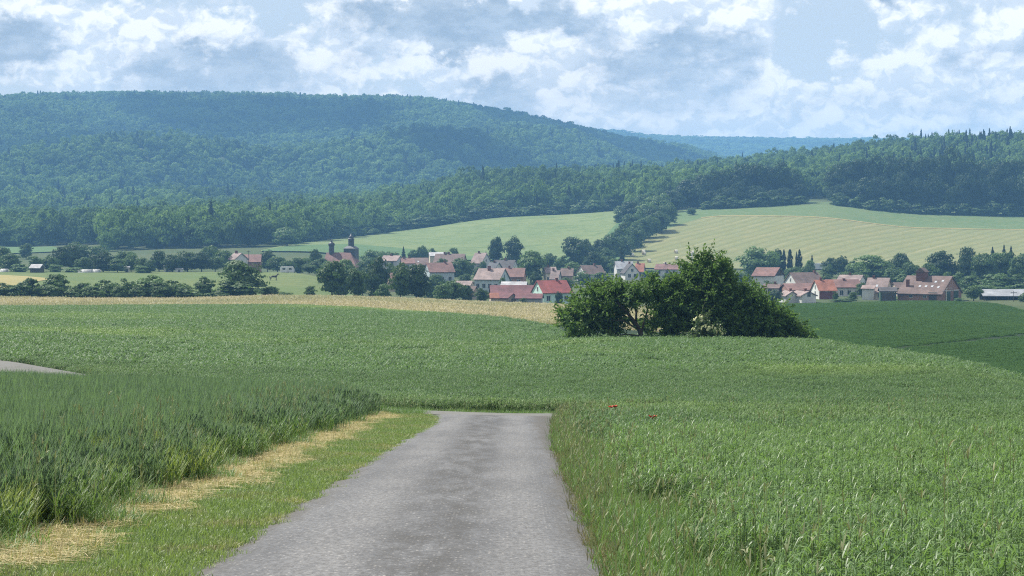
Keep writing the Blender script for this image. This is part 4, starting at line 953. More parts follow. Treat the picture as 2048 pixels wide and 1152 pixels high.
house('dark brown roofed house half hidden behind the cherry thicket', 1121, 1148, 538, 552, 770, 4, 'r', 'wall_tan', 'roof_brown', W=8, wins=1, gwins=0)
house('tan walled shed below the large pale blue grey house', 911, 948, 563, 572, 690, 8, 'r', 'wall_tan', 'roof_pinkgrey', W=6, wins=1, gwins=1, cat='shed', name='farm_shed')
house('narrow tan gable shed between the front row trees', 935, 957, 574, 589, 630, 12, 'r', 'wall_tan', 'roof_brown', W=5, wins=0, gwins=1, cat='shed', name='farm_shed')
house('white gabled house with plain brown roof above the cherry thicket', 1154, 1209, 531.5, 548, 800, 16, 'l', 'wall_white', 'roof_brown', W=8, wins=3, gwins=2)
house('house with light grey slate roof and dark gable trim', 1229, 1266, 523.5, 538, 850, 4, 'l', 'wall_white', 'roof_grey', W=9, wins=2, gwins=0)
house('white gable front house between grey and orange roofs', 1246, 1275, 528, 545, 815, 26, 'f', 'wall_white', 'roof_dark', W=5.2, wins=0, gwins=2, yaw=R(-82), Lm=8, name='gable_cottage')
house('white walled house with orange tile roof beside the hay bales', 1270, 1291, 527.5, 543, 825, 6, 'r', 'wall_white', 'roof_orange', W=7, wins=1, gwins=1)
house('row house with red brown roof just below the mown field', 1309, 1364, 529, 539, 860, 10, 'r', 'wall_white', 'roof_redbrown', W=8, wins=3, gwins=1)
house('small white shed below the round bales', 1381, 1397, 537, 541, 850, 4, 'l', 'wall_white', 'roof_pale', W=4, wins=0, gwins=0, cat='shed', name='farm_shed')
house('pink roofed cottage beside the church in the trees', 762, 806, 512, 522, 880, 12, 'r', 'wall_grey', 'roof_pinkgrey', W=8, wins=2, gwins=1)
house('reddish cottage roof between church and skylight house', 800, 830, 518, 527, 830, 6, 'l', 'wall_white', 'roof_redbrown', W=7, wins=1, gwins=1)
house('tan gable barely seen behind the dark front trees', 773, 790, 547, 560, 690, 6, 'l', 'wall_tan', 'roof_redbrown', W=6, wins=1, gwins=1, cat='shed', name='farm_shed')
# west end of the village
house('white gabled house with grey pink roof at the meadow edge', 458, 494, 507, 519, 800, 22, 'r', 'wall_white', 'roof_pinkgrey', W=7, wins=1, gwins=2, chim=((.25,0,.7,.9),))
house('barn with plain red brown roof beside the meadow house', 486, 523, 510, 524, 815, 3, 'l', 'wall_brick', 'roof_redbrown', W=9, wins=0, gwins=0, cat='barn', name='village_barn')
house('open garden shed with pale roof among the orchard trees', 62, 86, 536.5, 540, 735, 4, 'r', 'wall_timber', 'roof_pale', W=4, wins=0, gwins=0, cat='shed', name='garden_shed')

def church():
    t, L, W, e, rdg = house('village church with long tiled nave and two dark onion topped towers', 647, 728, 506, 535, 860, 14, 'r', 'wall_tan', 'roof_redbrown', W=11, wins=4, gwins=1, hip=(0, .8), cat='church', name='church')
    for c in list(t.children):
        if c.name.startswith('window'):
            for q in list(c.children): bpy.data.objects.remove(q)
            bpy.data.objects.remove(c)
    for k in range(4):
        window(t, 'f', L, W, (k + .5) / 4, max(.8, e - 3.2), 1.1, 2.2)
    D = 860; base = Hs(xz(687, D), D); m = D / F_PX
    def loc(u): return (u - 687.5) * m
    def zz(v): return zv(v, D) - base
    x = loc(662.5) / math.cos(t.rotation_euler.z); r = 5.4 * m
    tu = MB().lathe([(r, rdg - 3), (r, zz(492)), (r*1.18, zz(491.6)), (r*1.18, zz(491))], 8, (x, 0, 0)).build('ridge_turret', MATS['slate_dark'], t)
    MB().lathe([(r*1.1, zz(491)), (r*1.25, zz(489)), (r*1.1, zz(486.5)), (r*.65, zz(485)), (r*.4, zz(483.8)), (r*.42, zz(483)), (r*.2, zz(481.5)), (.05, zz(478))], 8, (x, 0, 0)).build('onion_dome', MATS['slate_dark'], tu, True)
    x = loc(698) / math.cos(t.rotation_euler.z); w = 12 * m
    tw = MB().box(x-w, x+w, .5, .5+2*w, e, zz(497)).build('tower', MATS['slate_dark'], t)
    y = .5 + w
    MB().add([(x-w*1.06,y-w*1.06,zz(497)),(x+w*1.06,y-w*1.06,zz(497)),(x+w*1.06,y+w*1.06,zz(497)),(x-w*1.06,y+w*1.06,zz(497)),(x-w*.55,y-w*.55,zz(492)),(x+w*.55,y-w*.55,zz(492)),(x+w*.55,y+w*.55,zz(492)),(x-w*.55,y+w*.55,zz(492))],
             [(3,2,1,0),(4,5,6,7),(0,1,5,4),(1,2,6,5),(2,3,7,6),(3,0,4,7)]).build('tower_hood', MATS['slate_dark'], tw)
    r = 6 * m
    MB().lathe([(r, zz(493)), (r, zz(479)), (r*1.15, zz(478.5)), (r*1.15, zz(478)), (r*.8, zz(476.5))], 8, (x, y, 0)).build('lantern', MATS['slate_dark'], tw)
    MB().lathe([(r*.75, zz(477)), (r*.85, zz(475)), (r*.7, zz(472.5)), (r*.35, zz(471)), (.06, zz(467))], 8, (x, y, 0)).build('cupola', MATS['slate_dark'], tw, True)
church()

# ------------------------------------------------------------------ trees, by place
def row(kind, lst, fmt, group, D=None, **kw):
    for i, q in enumerate(lst):
        k = q[4] if len(q) > 4 else kind
        tree(k, q[0], q[1], q[2], q[3], fmt(i, k), group, **kw)
# hedgerow above the straw field (u, top row, distance, width)
HEDGE = [(-70,560,462,50),(-25,566,462,46),(8,566,463,42),(33,570,462,34),(58,556,464,36),(84,568,462,34),(115,549,466,46),(108,563,461,40),(146,575,461,36),(165,566,464,34),(186,570,461,40),(214,560,465,46),(236,572,461,30),(255,555,465,30),(274,570,461,34),(298,551,466,56),(322,564,462,40),(348,561,465,50),(372,574,461,40),(395,586,461,30),(409,554,478,36),(418,586,463,34),(440,584,463,30)]
for i, q in enumerate(HEDGE):
    look = 'tall' if q[1] < 558 else ('low' if q[1] > 572 else 'middling')
    tree('bushpale' if i in (10, 15) else 'bush', *q, f'{look} bush, {ORD[i]} along the hedgerow above the straw field from its open end', 'hedgerow bushes', cat='bush')
tree('oak', 483, 523, 474, 78, 'big spreading tree at the end of the hedgerow by the horse', None)
tree('bush', 476, 560, 470, 80, 'dense undergrowth bush round the foot of the big hedgerow tree', cat='bush')
tree('bush', 536, 568, 476, 34, 'shaggy bush just past the big hedgerow tree', cat='bush')
tree('bush', 566, 584, 475, 34, 'flat low bush tailing off the hedgerow', cat='bush')
tree('bush', 621, 572, 478, 22, 'small round bush alone on the meadow edge', cat='bush')
for (u, v, D, w, k, l) in [(664,524,500,54,'oak','large leafy tree in front of the church nave'), (712,538,497,42,'oak','dark rounded tree standing next to the meadow gate'),
        (752,517,560,50,'dark','tall dark tree in front of the church east end'), (690,520,640,40,'pale','feathery pale tree against the church roof'),
        (765,566,520,26,'bushpale','silvery willow bush below the dark front trees'), (801,528,505,38,'oak','leafy tree at the corner of the straw field, narrower of two'), (833,531,508,52,'dark','broad dark tree at the corner of the straw field'),
        (884,565,525,34,'pale','bright young tree before the tan shed'), (905,560,535,48,'oak','rounded tree in front of the long dark barn'), (933,572,540,26,'dark','slim dark tree against the tan gable shed'), (964,577,545,26,'oak','small tree touching the dark red barn wall'),
        (1046,596,566,14,'bush','garden bush beside the low red brown shed'), (1118,584,575,14,'dark','small garden tree in front of the red roof'), (921,515,780,48,'oak','leafy tree between pink roof and pale blue grey house'),
        (1007,556,668,14,'bush','shrub at the corner of the pale blue grey house'), (1062,503,760,56,'pale','round pale walnut tree in mid village'), (1072,545,715,22,'dark','dark shrub beneath the round pale walnut tree'),
        (882,514,840,22,'oak','small tree hiding part of the brown barn roofs'), (966,521,860,14,'oak','garden tree in front of the white gabled house'),
        (993,470,935,28,'dark','taller of two big dark trees below the hill meadow'), (1027,476,930,34,'dark','broader of two big dark trees below the hill meadow'),
        (972,502,940,14,'cone','little conifer behind the white gabled house'), (908,493,955,18,'oak','little round tree above the brown barn'), (844,490,960,24,'oak','dark tree above the long brown roofs'), (807,492,970,16,'cone','pointed spruce above the cottage roofs'),
        (826,500,960,20,'bush','low scrub between spruce and dark tree'), (1100,507,905,28,'oak','tree left of the big dark gully foot tree'), (1152,470,935,56,'dark','big dark tree at the foot of the gully'),
        (1124,512,860,30,'bush','garden shrubs between stepped roof and gully foot'), (1145,524,815,36,'pale','light green tree beside the white gabled house'), (1185,504,880,34,'dark','dark tree behind the brown roofed house'),
        (1243,494,890,22,'cone','pointed dark conifer beside the hay bales'), (1215,510,880,30,'oak','tree between the brown roof and the pointed conifer'), (1228,518,868,22,'pale','pale shrub under the pointed conifer'),
        (1166,543,740,30,'pale','pale garden tree behind the cherry thicket'),
        (630,495,830,24,'dark','clipped dark tree just west of the church'), (640,517,760,34,'oak','leafy tree against the west end of the nave'), (600,513,790,40,'oak','leafy tree between church and meadow house'), (575,520,770,30,'oak','tree behind the white caravan'), (555,512,800,36,'oak','tree on the lane to the church'), (535,502,830,28,'dark','dark tree behind the red brown barn'),
        (618,528,730,28,'oak','small tree on the meadow edge below the church'), (655,523,720,30,'pale','pale shrubby tree below the church turret'), (735,515,800,36,'oak','tree beyond the church hip roof'), (745,500,900,44,'pale','pale orchard tree at the foot of the lush strip'), (785,528,700,30,'oak','tree between church and half-timbered house'), (812,540,660,30,'oak','garden tree below the reddish cottage'),
        (574,455,1090,50,'pale','big round lone tree at the tip of the hill meadow'), (1382,415,1222,18,'oak','small lone tree on the grass by the wood'),
        (872,548,690,34,'oak','leafy tree beside the tan shed, half hiding the half-timbered house'), (860,556,640,30,'bush','garden bushes between the broad dark tree and bright young tree'), (930,548,735,24,'oak','tree at the corner of the pink roofed half-timbered house'),
        (1030,545,765,26,'bush','shrubs behind the red roofed house'), (1085,560,690,22,'bush','bush beside the walnut tree stem'), (1100,570,640,26,'oak','small tree behind the mint house roof'), (1135,556,690,26,'oak','tree behind the end of the red roof'),
        (955,535,800,20,'bush','shrub above the pale blue grey roof'), (1010,515,890,26,'bush','hedge below the two big dark trees'), (1045,520,860,26,'oak','tree between dark slate roof and walnut tree'), (895,504,930,16,'bush','shrub behind the whitish barn'),
        (790,505,930,30,'bush','scrub under the pointed spruce'), (860,497,975,26,'bush','scrub at the foot of the hill meadow'), (765,500,940,36,'oak','tree at the foot of the hill meadow by the church'), (725,540,610,36,'oak','tree behind the dark rounded tree by the gate'),
        (680,545,560,30,'bush','bushes between the two front trees by the church'), (1200,545,790,30,'bush','shrub at the brown roofed white gable house'), (1300,540,820,26,'bush','shrubs below the orange tile roof'), (1340,545,800,30,'oak','tree below the row house'),
        (1480,545,760,40,'oak','tree behind the spiky cherry shoots'), (1540,560,680,26,'bush','shrub in front of the dark boarded gable'), (1650,545,740,26,'bush','bushes behind the orange roof'), (1720,545,720,36,'oak','tree behind the pale walled house'),
        (1845,545,700,40,'bush','bushes over the barn ridge'), (1810,548,690,40,'bush','shrubs over the barn roof turret'), (1880,560,660,30,'bush','bush past the barn gable'), (1980,565,650,60,'bush','shrubbery right behind the cart shed roof'), (2040,568,650,50,'bush','last shrub behind the cart shed roof'),
        # east side
        (1518,495,790,78,'pale','broad round lime tree above the dark gabled barn'), (1551,497,830,34,'oak','tree between the lime and the cypresses'),
        (1587,533,760,34,'oak','garden tree above the wide brown roof'), (1611,530,770,30,'oak','rounded tree left of the caravan roof'), (1621,521,775,22,'pale','pale rounded garden tree below the short conifer'), (1600,543,735,36,'bush','dark garden shrubbery above the brown roof'),
        (1664,513,840,36,'dark','dark pine like tree beyond the white lorry'), (1683,514,835,28,'dark','second dark tree beyond the white lorry'), (1656,530,800,24,'oak','low tree in front of the dark pine like tree'), (1690,545,760,30,'bush','hedge clump behind the pink roof'),
        (1742,512,760,74,'pale','wide pale green tree behind the cream farmhouse'), (1712,520,780,40,'oak','tree between the pink roof and wide pale tree'),
        (1800,509,770,46,'dark','dark tree behind the barn turret'), (1790,535,740,40,'oak','leafy tree above the farm shed'), (1822,525,745,34,'oak','tree rising behind the barn ridge'), (1775,522,790,40,'oak','tree filling the gap behind the farmhouse'),
        (1885,505,760,56,'dark','broad dark tree above the barn gable'), (1934,497,765,44,'dark','tall twin topped tree above the cart shed'), (1860,528,730,36,'oak','leafy tree by the barn ridge end'),
        (1968,508,745,48,'oak','wide tree behind the open cart shed'), (2008,500,750,56,'oak','large tree behind the far end of cart shed'), (2046,506,740,50,'oak','tree at the picture edge above cart shed'), (2090,500,745,60,'oak','tree beyond the cart shed'),
        (1915,546,690,36,'bush','grey green bushes beside the barn gable'), (1945,552,672,44,'bush','bushes behind the cart shed roof'), (1990,545,690,50,'bushpale','pale bush clump over the cart shed roof'), (2030,548,690,44,'bush','dark bush clump over the cart shed roof'),
        (1948,571,606,32,'oak','round tree between barn and cart shed'), (1896,545,680,22,'pale','bright little tree by the barn gable peak'), (2048,586,590,16,'bush','bush at the near end of the cart shed'), (1918,596,590,18,'bushpale','pale shrub at the barn gable foot'),
        (1551,581,600,28,'dark','dark rounded bush beside the small white gables'), (1724,565,640,22,'oak','tree between long white house and farmhouse'), (1706,584,610,16,'bush','garden bush before the long white house'), (1671,582,612,10,'bush','shrub at the orange roofed house corner'), (1690,597,596,44,'bush','clipped hedge along the dark field'),
        (1575,508,815,12,'column','x')]:
    if k == 'column': continue
    tree(k, u, v, D, w, l, None, cat='bush' if k.startswith('bush') else 'tree')
for i, (u, v, w, l) in enumerate([(1561,500,9,'cypress nearest the lime tree, one of a dark pair'), (1568,499,9,'cypress closely paired with the one by the lime'), (1580,498,12,'stout column cypress standing in the middle of the group'), (1593,503,5,'very thin cypress spire'), (1599,499,11,'stout cypress beside the thin spire')]):
    tree('column', u, v, 815, w, l, 'cypresses above the brown roofs')
tree('cone', 1624, 508, 815, 17, 'short dark conifer ending the cypress group')
for i, (u, v, w) in enumerate([(1985,492,26),(2008,488,24),(2022,490,24)]):
    tree('cone', u, v, 830, w, f'dark spruce, {ORD[i]} of three above the trees behind cart shed', 'spruces behind the cart shed')
# orchard row behind the meadow
ORCH = [(-60,500,760,60),(-20,505,765,50),(5,492,790,36,'oak'),(22,508,750,40),(52,487,980,24,'oak'),(70,510,745,30),(100,512,750,34),(120,496,765,44,'dark'),(140,492,780,50,'dark'),(165,515,745,30),(206,505,748,44,'dark'),(185,510,760,24,'dark'),(235,517,745,36),(262,509,755,34,'pale'),(283,516,750,26),(250,500,800,40,'oak'),(318,503,760,36,'dark'),(345,507,755,40,'dark'),(375,504,760,52,'dark'),(403,506,762,40,'dark'),(300,518,740,24),(430,512,770,30),(447,500,800,34,'oak'),(466,522,700,36,'bush'),(155,485,900,40,'oak'),(195,490,900,44,'oak'),(420,490,860,40,'oak'),(110,528,742,24,'bushpale'),(150,534,740,40,'bushpale'),(282,530,738,26,'bushpale'),(40,527,742,30,'bushpale')]
for i, q in enumerate(ORCH):
    k = q[4] if len(q) > 4 else 'oak'
    lk = {'oak': 'green', 'dark': 'dark', 'pale': 'pale', 'bush': 'shrubby', 'bushpale': 'low bright'}[k]
    order = sorted(range(len(ORCH)), key=lambda j: ORCH[j][0]).index(i)
    tree(k, q[0], q[1], q[2], q[3], f'{lk} orchard tree behind the meadow, {ORD[order]} counted towards the village', 'orchard trees behind the meadow', name='orchard_tree')
# tree belt climbing the gully between the two hill fields
GUL = [(1175,488,985,40,'dark'),(1200,480,995,44,'dark'),(1215,497,970,30,'oak'),(1222,470,1020,40,'oak'),(1236,452,1050,36,'oak'),(1248,470,1030,38,'oak'),(1252,440,1090,36,'dark'),(1270,450,1070,36,'oak'),(1283,437,1110,40,'oak'),(1262,425,1150,36,'oak'),(1298,430,1125,40,'oak'),(1310,415,1150,44,'dark'),(1322,424,1140,34,'oak'),(1290,405,1190,40,'pale'),(1265,400,1215,50,'dark'),(1335,405,1175,38,'oak'),(1243,412,1230,30,'bush'),(1318,388,1230,46,'pale'),(1345,378,1260,40,'dark'),(1290,385,1260,40,'oak'),(1375,362,1285,48,'dark'),(1395,352,1295,44,'dark'),(1190,505,950,30,'bush'),(1205,515,935,26,'bush')]
GO = sorted(range(len(GUL)), key=lambda j: GUL[j][2])
for i, q in enumerate(GUL):
    lk = {'oak': 'green', 'dark': 'dark', 'pale': 'pale green', 'bush': 'shrubby'}[q[4]]
    tree(q[4], q[0], q[1], q[2], q[3], f'{lk} tree in the gully belt, {ORD[GO.index(i)]} counting uphill from the village', 'gully tree belt')
# edge of the dark wood above the mown field
EDGE = [(1412,352,1275,36),(1432,345,1280,44),(1425,380,1268,36),(1455,338,1285,50),(1452,372,1262,44),(1482,330,1285,54),(1478,368,1258,40),(1508,326,1280,54),(1510,372,1256,44),(1537,328,1280,50),(1545,378,1258,40),(1562,330,1285,48),(1572,375,1262,34),(1588,338,1290,42),(1600,365,1275,30)]
EDGE2 = [(1668,335,1285,42),(1674,372,1270,34),(1694,322,1290,48),(1700,362,1266,40),(1722,312,1290,54),(1730,358,1258,36),(1750,316,1285,46),(1764,352,1258,40),(1778,312,1290,52),(1800,340,1258,44),(1808,316,1290,48),(1832,362,1255,36),(1840,312,1285,50),(1866,348,1256,42),(1872,305,1290,54),(1895,365,1255,34),(1902,302,1290,54),(1930,345,1256,42),(1935,308,1290,50),(1958,355,1258,38),(1968,322,1290,46),(1990,345,1256,44),(2000,318,1290,50),(2022,355,1256,36),(2034,312,1290,52),(2052,345,1256,44),(2072,310,1290,54),(2100,330,1260,50)]
for nmx, lst, txt in (('copse', EDGE, 'beside the lone tree'), ('wood', EDGE2, 'beyond the gap')):
    for i, (u, v, D, w) in enumerate(lst):
        tall = v < 340
        tree('tall' if (i * 7) % 5 else 'dark', u, v, D, w, f'{"tall" if tall else "shorter"} dark tree, {ORD[i]} from the {"lone tree end" if nmx == "copse" else "gap"} along the edge of the {"rounded copse" if nmx == "copse" else "long wood"}', f'edge trees of the {nmx}', name='forest_tree')
for i, (u, D) in enumerate([(1416,1262),(1440,1256),(1466,1252),(1492,1250),(1520,1250),(1548,1253),(1576,1258),(1598,1268),(1680,1262),(1712,1256),(1742,1250),(1772,1249),(1802,1249),(1834,1248),(1864,1248),(1894,1248),(1924,1248),(1954,1248),(1984,1248),(2014,1248),(2044,1248),(2074,1248)]):
    vt = 430 - (Hs(xz(u, D), D) + 5 + 4 * ((i * 5) % 7) / 7) * F_PX / D
    tree('bush', u, vt, D, 30, f'shadowed shrub, {ORD[i]} along the wood edge counted away from the lone tree', 'shrubs along the wood edge', name='edge_shrub', cat='bush')
# scrub line along the top of the hill meadow
for i in range(26):
    u = 620 + i * 24 + TR.uniform(-7, 7); D = float(interp(HILL_HI, u)) + 9; vt = 430 - (Hs(xz(u, D), D) + TR.uniform(4, 8.5)) * F_PX / D
    tree(TR.choice(['bush', 'bush', 'oak', 'bushpale']), u, vt, D, TR.uniform(22, 36), f'scrub bush, {ORD[i]} up the top edge of the hill meadow from its tip', 'scrub along the hill meadow', name='scrub_bush', cat='bush')

# ------------------------------------------------------------------ the cherry thicket on the knoll
def thicket(name, label, cat, ubase, D, ells, stems, nshoot, leafmat='cherry_leaf', seed=1, leaf_l=.34, leaf_w=.14, depth=.9, blossom=0, spiky=.35):
    """ells: rounded leaf masses (column, row, half width, half height in picture units at distance D); stems: polylines (column, row, depth offset, radius)"""
    r = np.random.default_rng(seed); m = D / F_PX; bx = xz(ubase, D); bz = Hs(bx, D)
    t = empty(name, (bx, D, bz))
    def loc(u, v, dy=0.0):
        p = at(u, v, D); return np.array([p.x - bx, dy, p.z - bz])
    b = MB()
    for st in stems:
        pts = []; rad = []
        for i, (u, v, dy, rd) in enumerate(st): pts.append(loc(u, v, dy)); rad.append(rd)
        b.tube(pts, rad, 7)
    b.build('trunk', MATS['bark'], t, True)
    vol = np.array([e[2] * e[3] for e in ells], float); vol /= vol.sum()
    Cc, Dd, Ll, Ww = [], [], [], []; tw = MB()
    nbr = max(10, nshoot // 9)
    for s in range(nbr):                     # a branch tip, and the leafy shoots it carries
        e = ells[r.choice(len(ells), p=vol)]; c = loc(e[0], e[1]); rx, rz = e[2] * m, e[3] * m; ry = rx * depth
        d = r.normal(size=3); d /= np.linalg.norm(d); q = r.uniform(.50, 1.0) ** .6
        tip = c + d * np.array([rx, ry, rz]) * q
        if tip[2] < .1: continue
        main = d * np.array([1, 1, .7]) + np.array([0, 0, .42]) + r.normal(size=3) * .28; main /= np.linalg.norm(main)
        long_ = (r.uniform(0, 1) < spiky) and q > .8
        for k in range(9):
            back = r.uniform(0, .9); p = tip - main * back + r.normal(size=3) * .10
            out = main + r.normal(size=3) * (.55 if k else .12); out /= np.linalg.norm(out)
            ln = r.uniform(.35, .7) if not (long_ and k < 2) else r.uniform(1.0, 1.9)
            n = int(4 + ln * 8); tt = np.linspace(.08, 1, n); cv = p[None] + out[None] * (tt * ln)[:, None]; cv[:, 2] -= .10 * tt ** 2 * ln
            ld = out[None] * .7 + r.normal(size=(n, 3)) * .5; ld[:, 2] -= .28; ld /= np.linalg.norm(ld, axis=1)[:, None]
            Cc.append(cv); Dd.append(ld); Ll.append(leaf_l * r.uniform(.65, 1.2, n) * (1.1 - .3 * tt)); Ww.append(leaf_w * r.uniform(.7, 1.2, n))
            if q > .75 and k < 3: tw.tube([tuple(p), tuple(p + out * ln * .95)], [.014, .005], 3, False)
    C = np.concatenate(Cc); Dv = np.concatenate(Dd); L = np.concatenate(Ll)[:, None]; W = np.concatenate(Ww)[:, None]
    sd = np.cross(Dv, r.normal(size=Dv.shape)); sd /= np.linalg.norm(sd, axis=1)[:, None]
    Vt = np.stack([C, C + Dv * L * .5 - sd * W * .5, C + Dv * L, C + Dv * L * .5 + sd * W * .5], 1).reshape(-1, 3)
    cr = mesh_obj('crown', np_mesh('crown', Vt, np.arange(len(Vt)).reshape(-1, 4), MATS[leafmat]), None, t)
    if tw.v: tw.build('twigs', MATS['bark'], cr)
    if blossom:
        bm = MB()
        for k in range(blossom):
            e = ells[r.choice(len(ells), p=vol)]; c = loc(e[0], e[1]); d = r.normal(size=3); d[1] = -abs(d[1]) if k % 3 else d[1]; d[2] = abs(d[2]) * .8 + .1; d /= np.linalg.norm(d)
            p = c + d * np.array([e[2], e[2] * depth, e[3]]) * m * r.uniform(.92, 1.12); R_ = r.uniform(.07, .13); nn = 7
            ax = np.cross(d, r.normal(size=3)); ax /= np.linalg.norm(ax); ay = np.cross(d, ax)
            ring = [p + (ax * math.cos(a) + ay * math.sin(a)) * R_ * r.uniform(.7, 1.1) for a in np.linspace(0, 2*math.pi, nn, endpoint=False)]
            bm.add([p + d * .04] + ring, [(0, 1 + i, 1 + (i + 1) % nn) for i in range(nn)])
        bm.build('blossom', MATS['elder_blossom'], cr)
    return tag(t, label, cat)
DT = 154.5
thicket('cherry_tree', 'leaning wild cherry tree with dark bare stems fanning out low down', 'tree', 1283, DT,
        [(1148,622,34,28),(1168,612,40,34),(1205,600,46,32),(1248,592,40,28),(1180,650,44,22),(1222,652,28,18),(1138,636,22,18),(1285,582,26,22),(1215,628,38,24),(1190,575,14,8),(1232,568,12,8)],
        [[(1284,682,0,.20),(1280,662,0,.16),(1270,645,-.1,.13),(1248,618,-.2,.10),(1225,595,-.2,.05),(1205,575,0,.02)], [(1280,664,0,.11),(1262,640,.3,.09),(1232,622,.5,.06),(1195,608,.6,.03)],
         [(1272,648,0,.09),(1272,625,-.3,.07),(1266,600,-.5,.05),(1260,570,-.4,.02)], [(1282,668,0,.10),(1290,640,.3,.07),(1300,605,.4,.04),(1296,570,.3,.02)], [(1278,660,.1,.07),(1245,640,-.5,.05),(1200,640,-.8,.03),(1165,645,-.9,.02)],
         [(1283,672,0,.07),(1250,668,-.4,.05),(1225,672,-.6,.03)]], 1350, seed=3, spiky=.7)
thicket('cherry_tree', 'bushy cherry tree in the middle of the thicket on the knoll', 'tree', 1330, DT + 1.0,
        [(1312,594,32,38),(1345,606,42,46),(1330,642,48,32),(1302,560,12,16),(1366,578,28,32),(1385,628,40,38),(1300,652,16,16),(1342,560,10,12)],
        [[(1330,682,0,.16),(1332,650,0,.12),(1340,610,.1,.08),(1345,570,.1,.03)], [(1331,660,0,.09),(1318,620,.2,.06),(1308,575,.2,.02)], [(1331,655,0,.08),(1360,620,-.3,.05),(1380,590,-.3,.02)]], 1500, seed=5)
thicket('cherry_tree', 'tallest cherry tree of the thicket with spiky upright shoots', 'tree', 1445, DT + 1.6,
        [(1420,568,54,38),(1402,540,32,20),(1436,542,34,20),(1465,588,50,42),(1440,618,66,46),(1494,618,44,42),(1375,598,32,36),(1480,648,78,30),(1408,518,15,9),(1436,524,12,9),(1384,545,12,10)],
        [[(1446,682,0,.22),(1444,650,0,.18),(1432,600,.1,.11),(1418,540,.1,.04)], [(1445,660,0,.12),(1470,610,-.2,.08),(1490,570,-.2,.03)], [(1445,655,0,.10),(1410,610,-.3,.07),(1385,570,-.3,.03)]], 3600, seed=7, spiky=.8)
thicket('cherry_bush', 'low sloping cherry bush closing the thicket toward the dark field', 'bush', 1560, DT + .5,
        [(1540,636,36,30),(1575,654,34,22),(1606,668,20,10),(1530,655,40,24),(1512,612,20,22)],
        [[(1556,688,0,.10),(1556,660,0,.08),(1550,625,0,.04)], [(1557,672,0,.06),(1580,650,.1,.04),(1600,658,.1,.02)]], 1000, seed=9)
thicket('elder_bush', 'flowering elder bush with cream blossom at the foot of the thicket', 'bush', 1418, DT - 3.6,
        [(1402,642,15,11),(1420,660,25,12),(1396,662,12,10),(1436,668,13,7)], [[(1418,688,0,.06),(1415,665,0,.05),(1404,640,0,.03)], [(1418,680,0,.04),(1432,660,0,.03)]], 260, 'elder_leaf', 11, .18, .09, .8, blossom=75)
# sapling shoots at the thicket's edge
thicket('cherry_sapling', 'thin cherry sapling in the crop before the leaning cherry tree', 'sapling', 1150, DT - 1.5,
        [(1148,655,10,16),(1155,670,16,10)], [[(1152,690,0,.025),(1150,665,0,.02),(1146,640,0,.008)]], 50, seed=13, spiky=.8)

# ------------------------------------------------------------------ round bales on the mown field
plain('hay', (.50,.43,.30), (.38,.32,.20), 2.0, .9, .1, .5, 9); plain('net_wrap', (.66,.62,.55), (.52,.48,.40), 1.2, .7); plain('hay_core', (.24,.20,.12), None, 6, .95)
def bale_meshes():
    b = MB(); n = 20; w = .62; r = .78
    prof = [(r-.10, -w), (r-.02, -w+.06), (r, -w+.16), (r+.015, 0), (r, w-.16), (r-.02, w-.06), (r-.10, w)]
    body = MB().lathe(prof, n); body.v = [(z, x, y + .74) for (x, y, z) in body.v]
    ends = MB()
    for sgn in (-1, 1):
        k = MB().lathe([(r-.09, 0), (r-.14, .03), (.45, .045), (.40, .03), (.12, .05)], n); k.v = [(sgn * (w + z - .01), x, y + .74) for (x, y, z) in k.v]; ends.add(k.v, k.f)
    return body.mesh('bale_wrap', MATS['net_wrap'], True), ends.mesh('bale_end', MATS['hay_core'])
BALE = bale_meshes()
BALES = [(1274,496.5,30),(1264,512,20),(1287,505.5,15),(1288,509.5,40),(1352,505.5,25),(1353,519,10),(1381,511,35),(1386,507.5,15),(1381.5,519,30),(1367,530,20),(1400,514,45),(1420,523,12),(1298,524,28),(1330,531,18)]
BL = ['topmost bale by the gully trees', 'bale lowest toward the pointed conifer', 'upper bale of the touching pair', 'lower bale of the touching pair', 'upper of two lone bales mid field', 'lower of two lone bales mid field',
      'upper right bale group, its outer one', 'upper right bale group, its highest one', 'bale below the upper right group', 'bale just above the row house roof', 'bale seen over the thicket top', 'bale half behind the spiky cherry shoots', 'bale near the orange roofed house', 'bale behind the row house chimneyless roof']
for i, (u, v, a) in enumerate(BALES):
    D = d_at(u, v + 3, 955, 1120); x = xz(u, D)
    t = empty('round_bale', (x, D, Hs(x, D) + .45), R(a)); t.scale = (1.1, 1.1, 1.1)
    mesh_obj('net_wrap', BALE[0], None, t); mesh_obj('bale_end', BALE[1], None, t)
    tag(t, 'round hay bale: ' + BL[i], 'hay bale', 'round bales on the mown field')

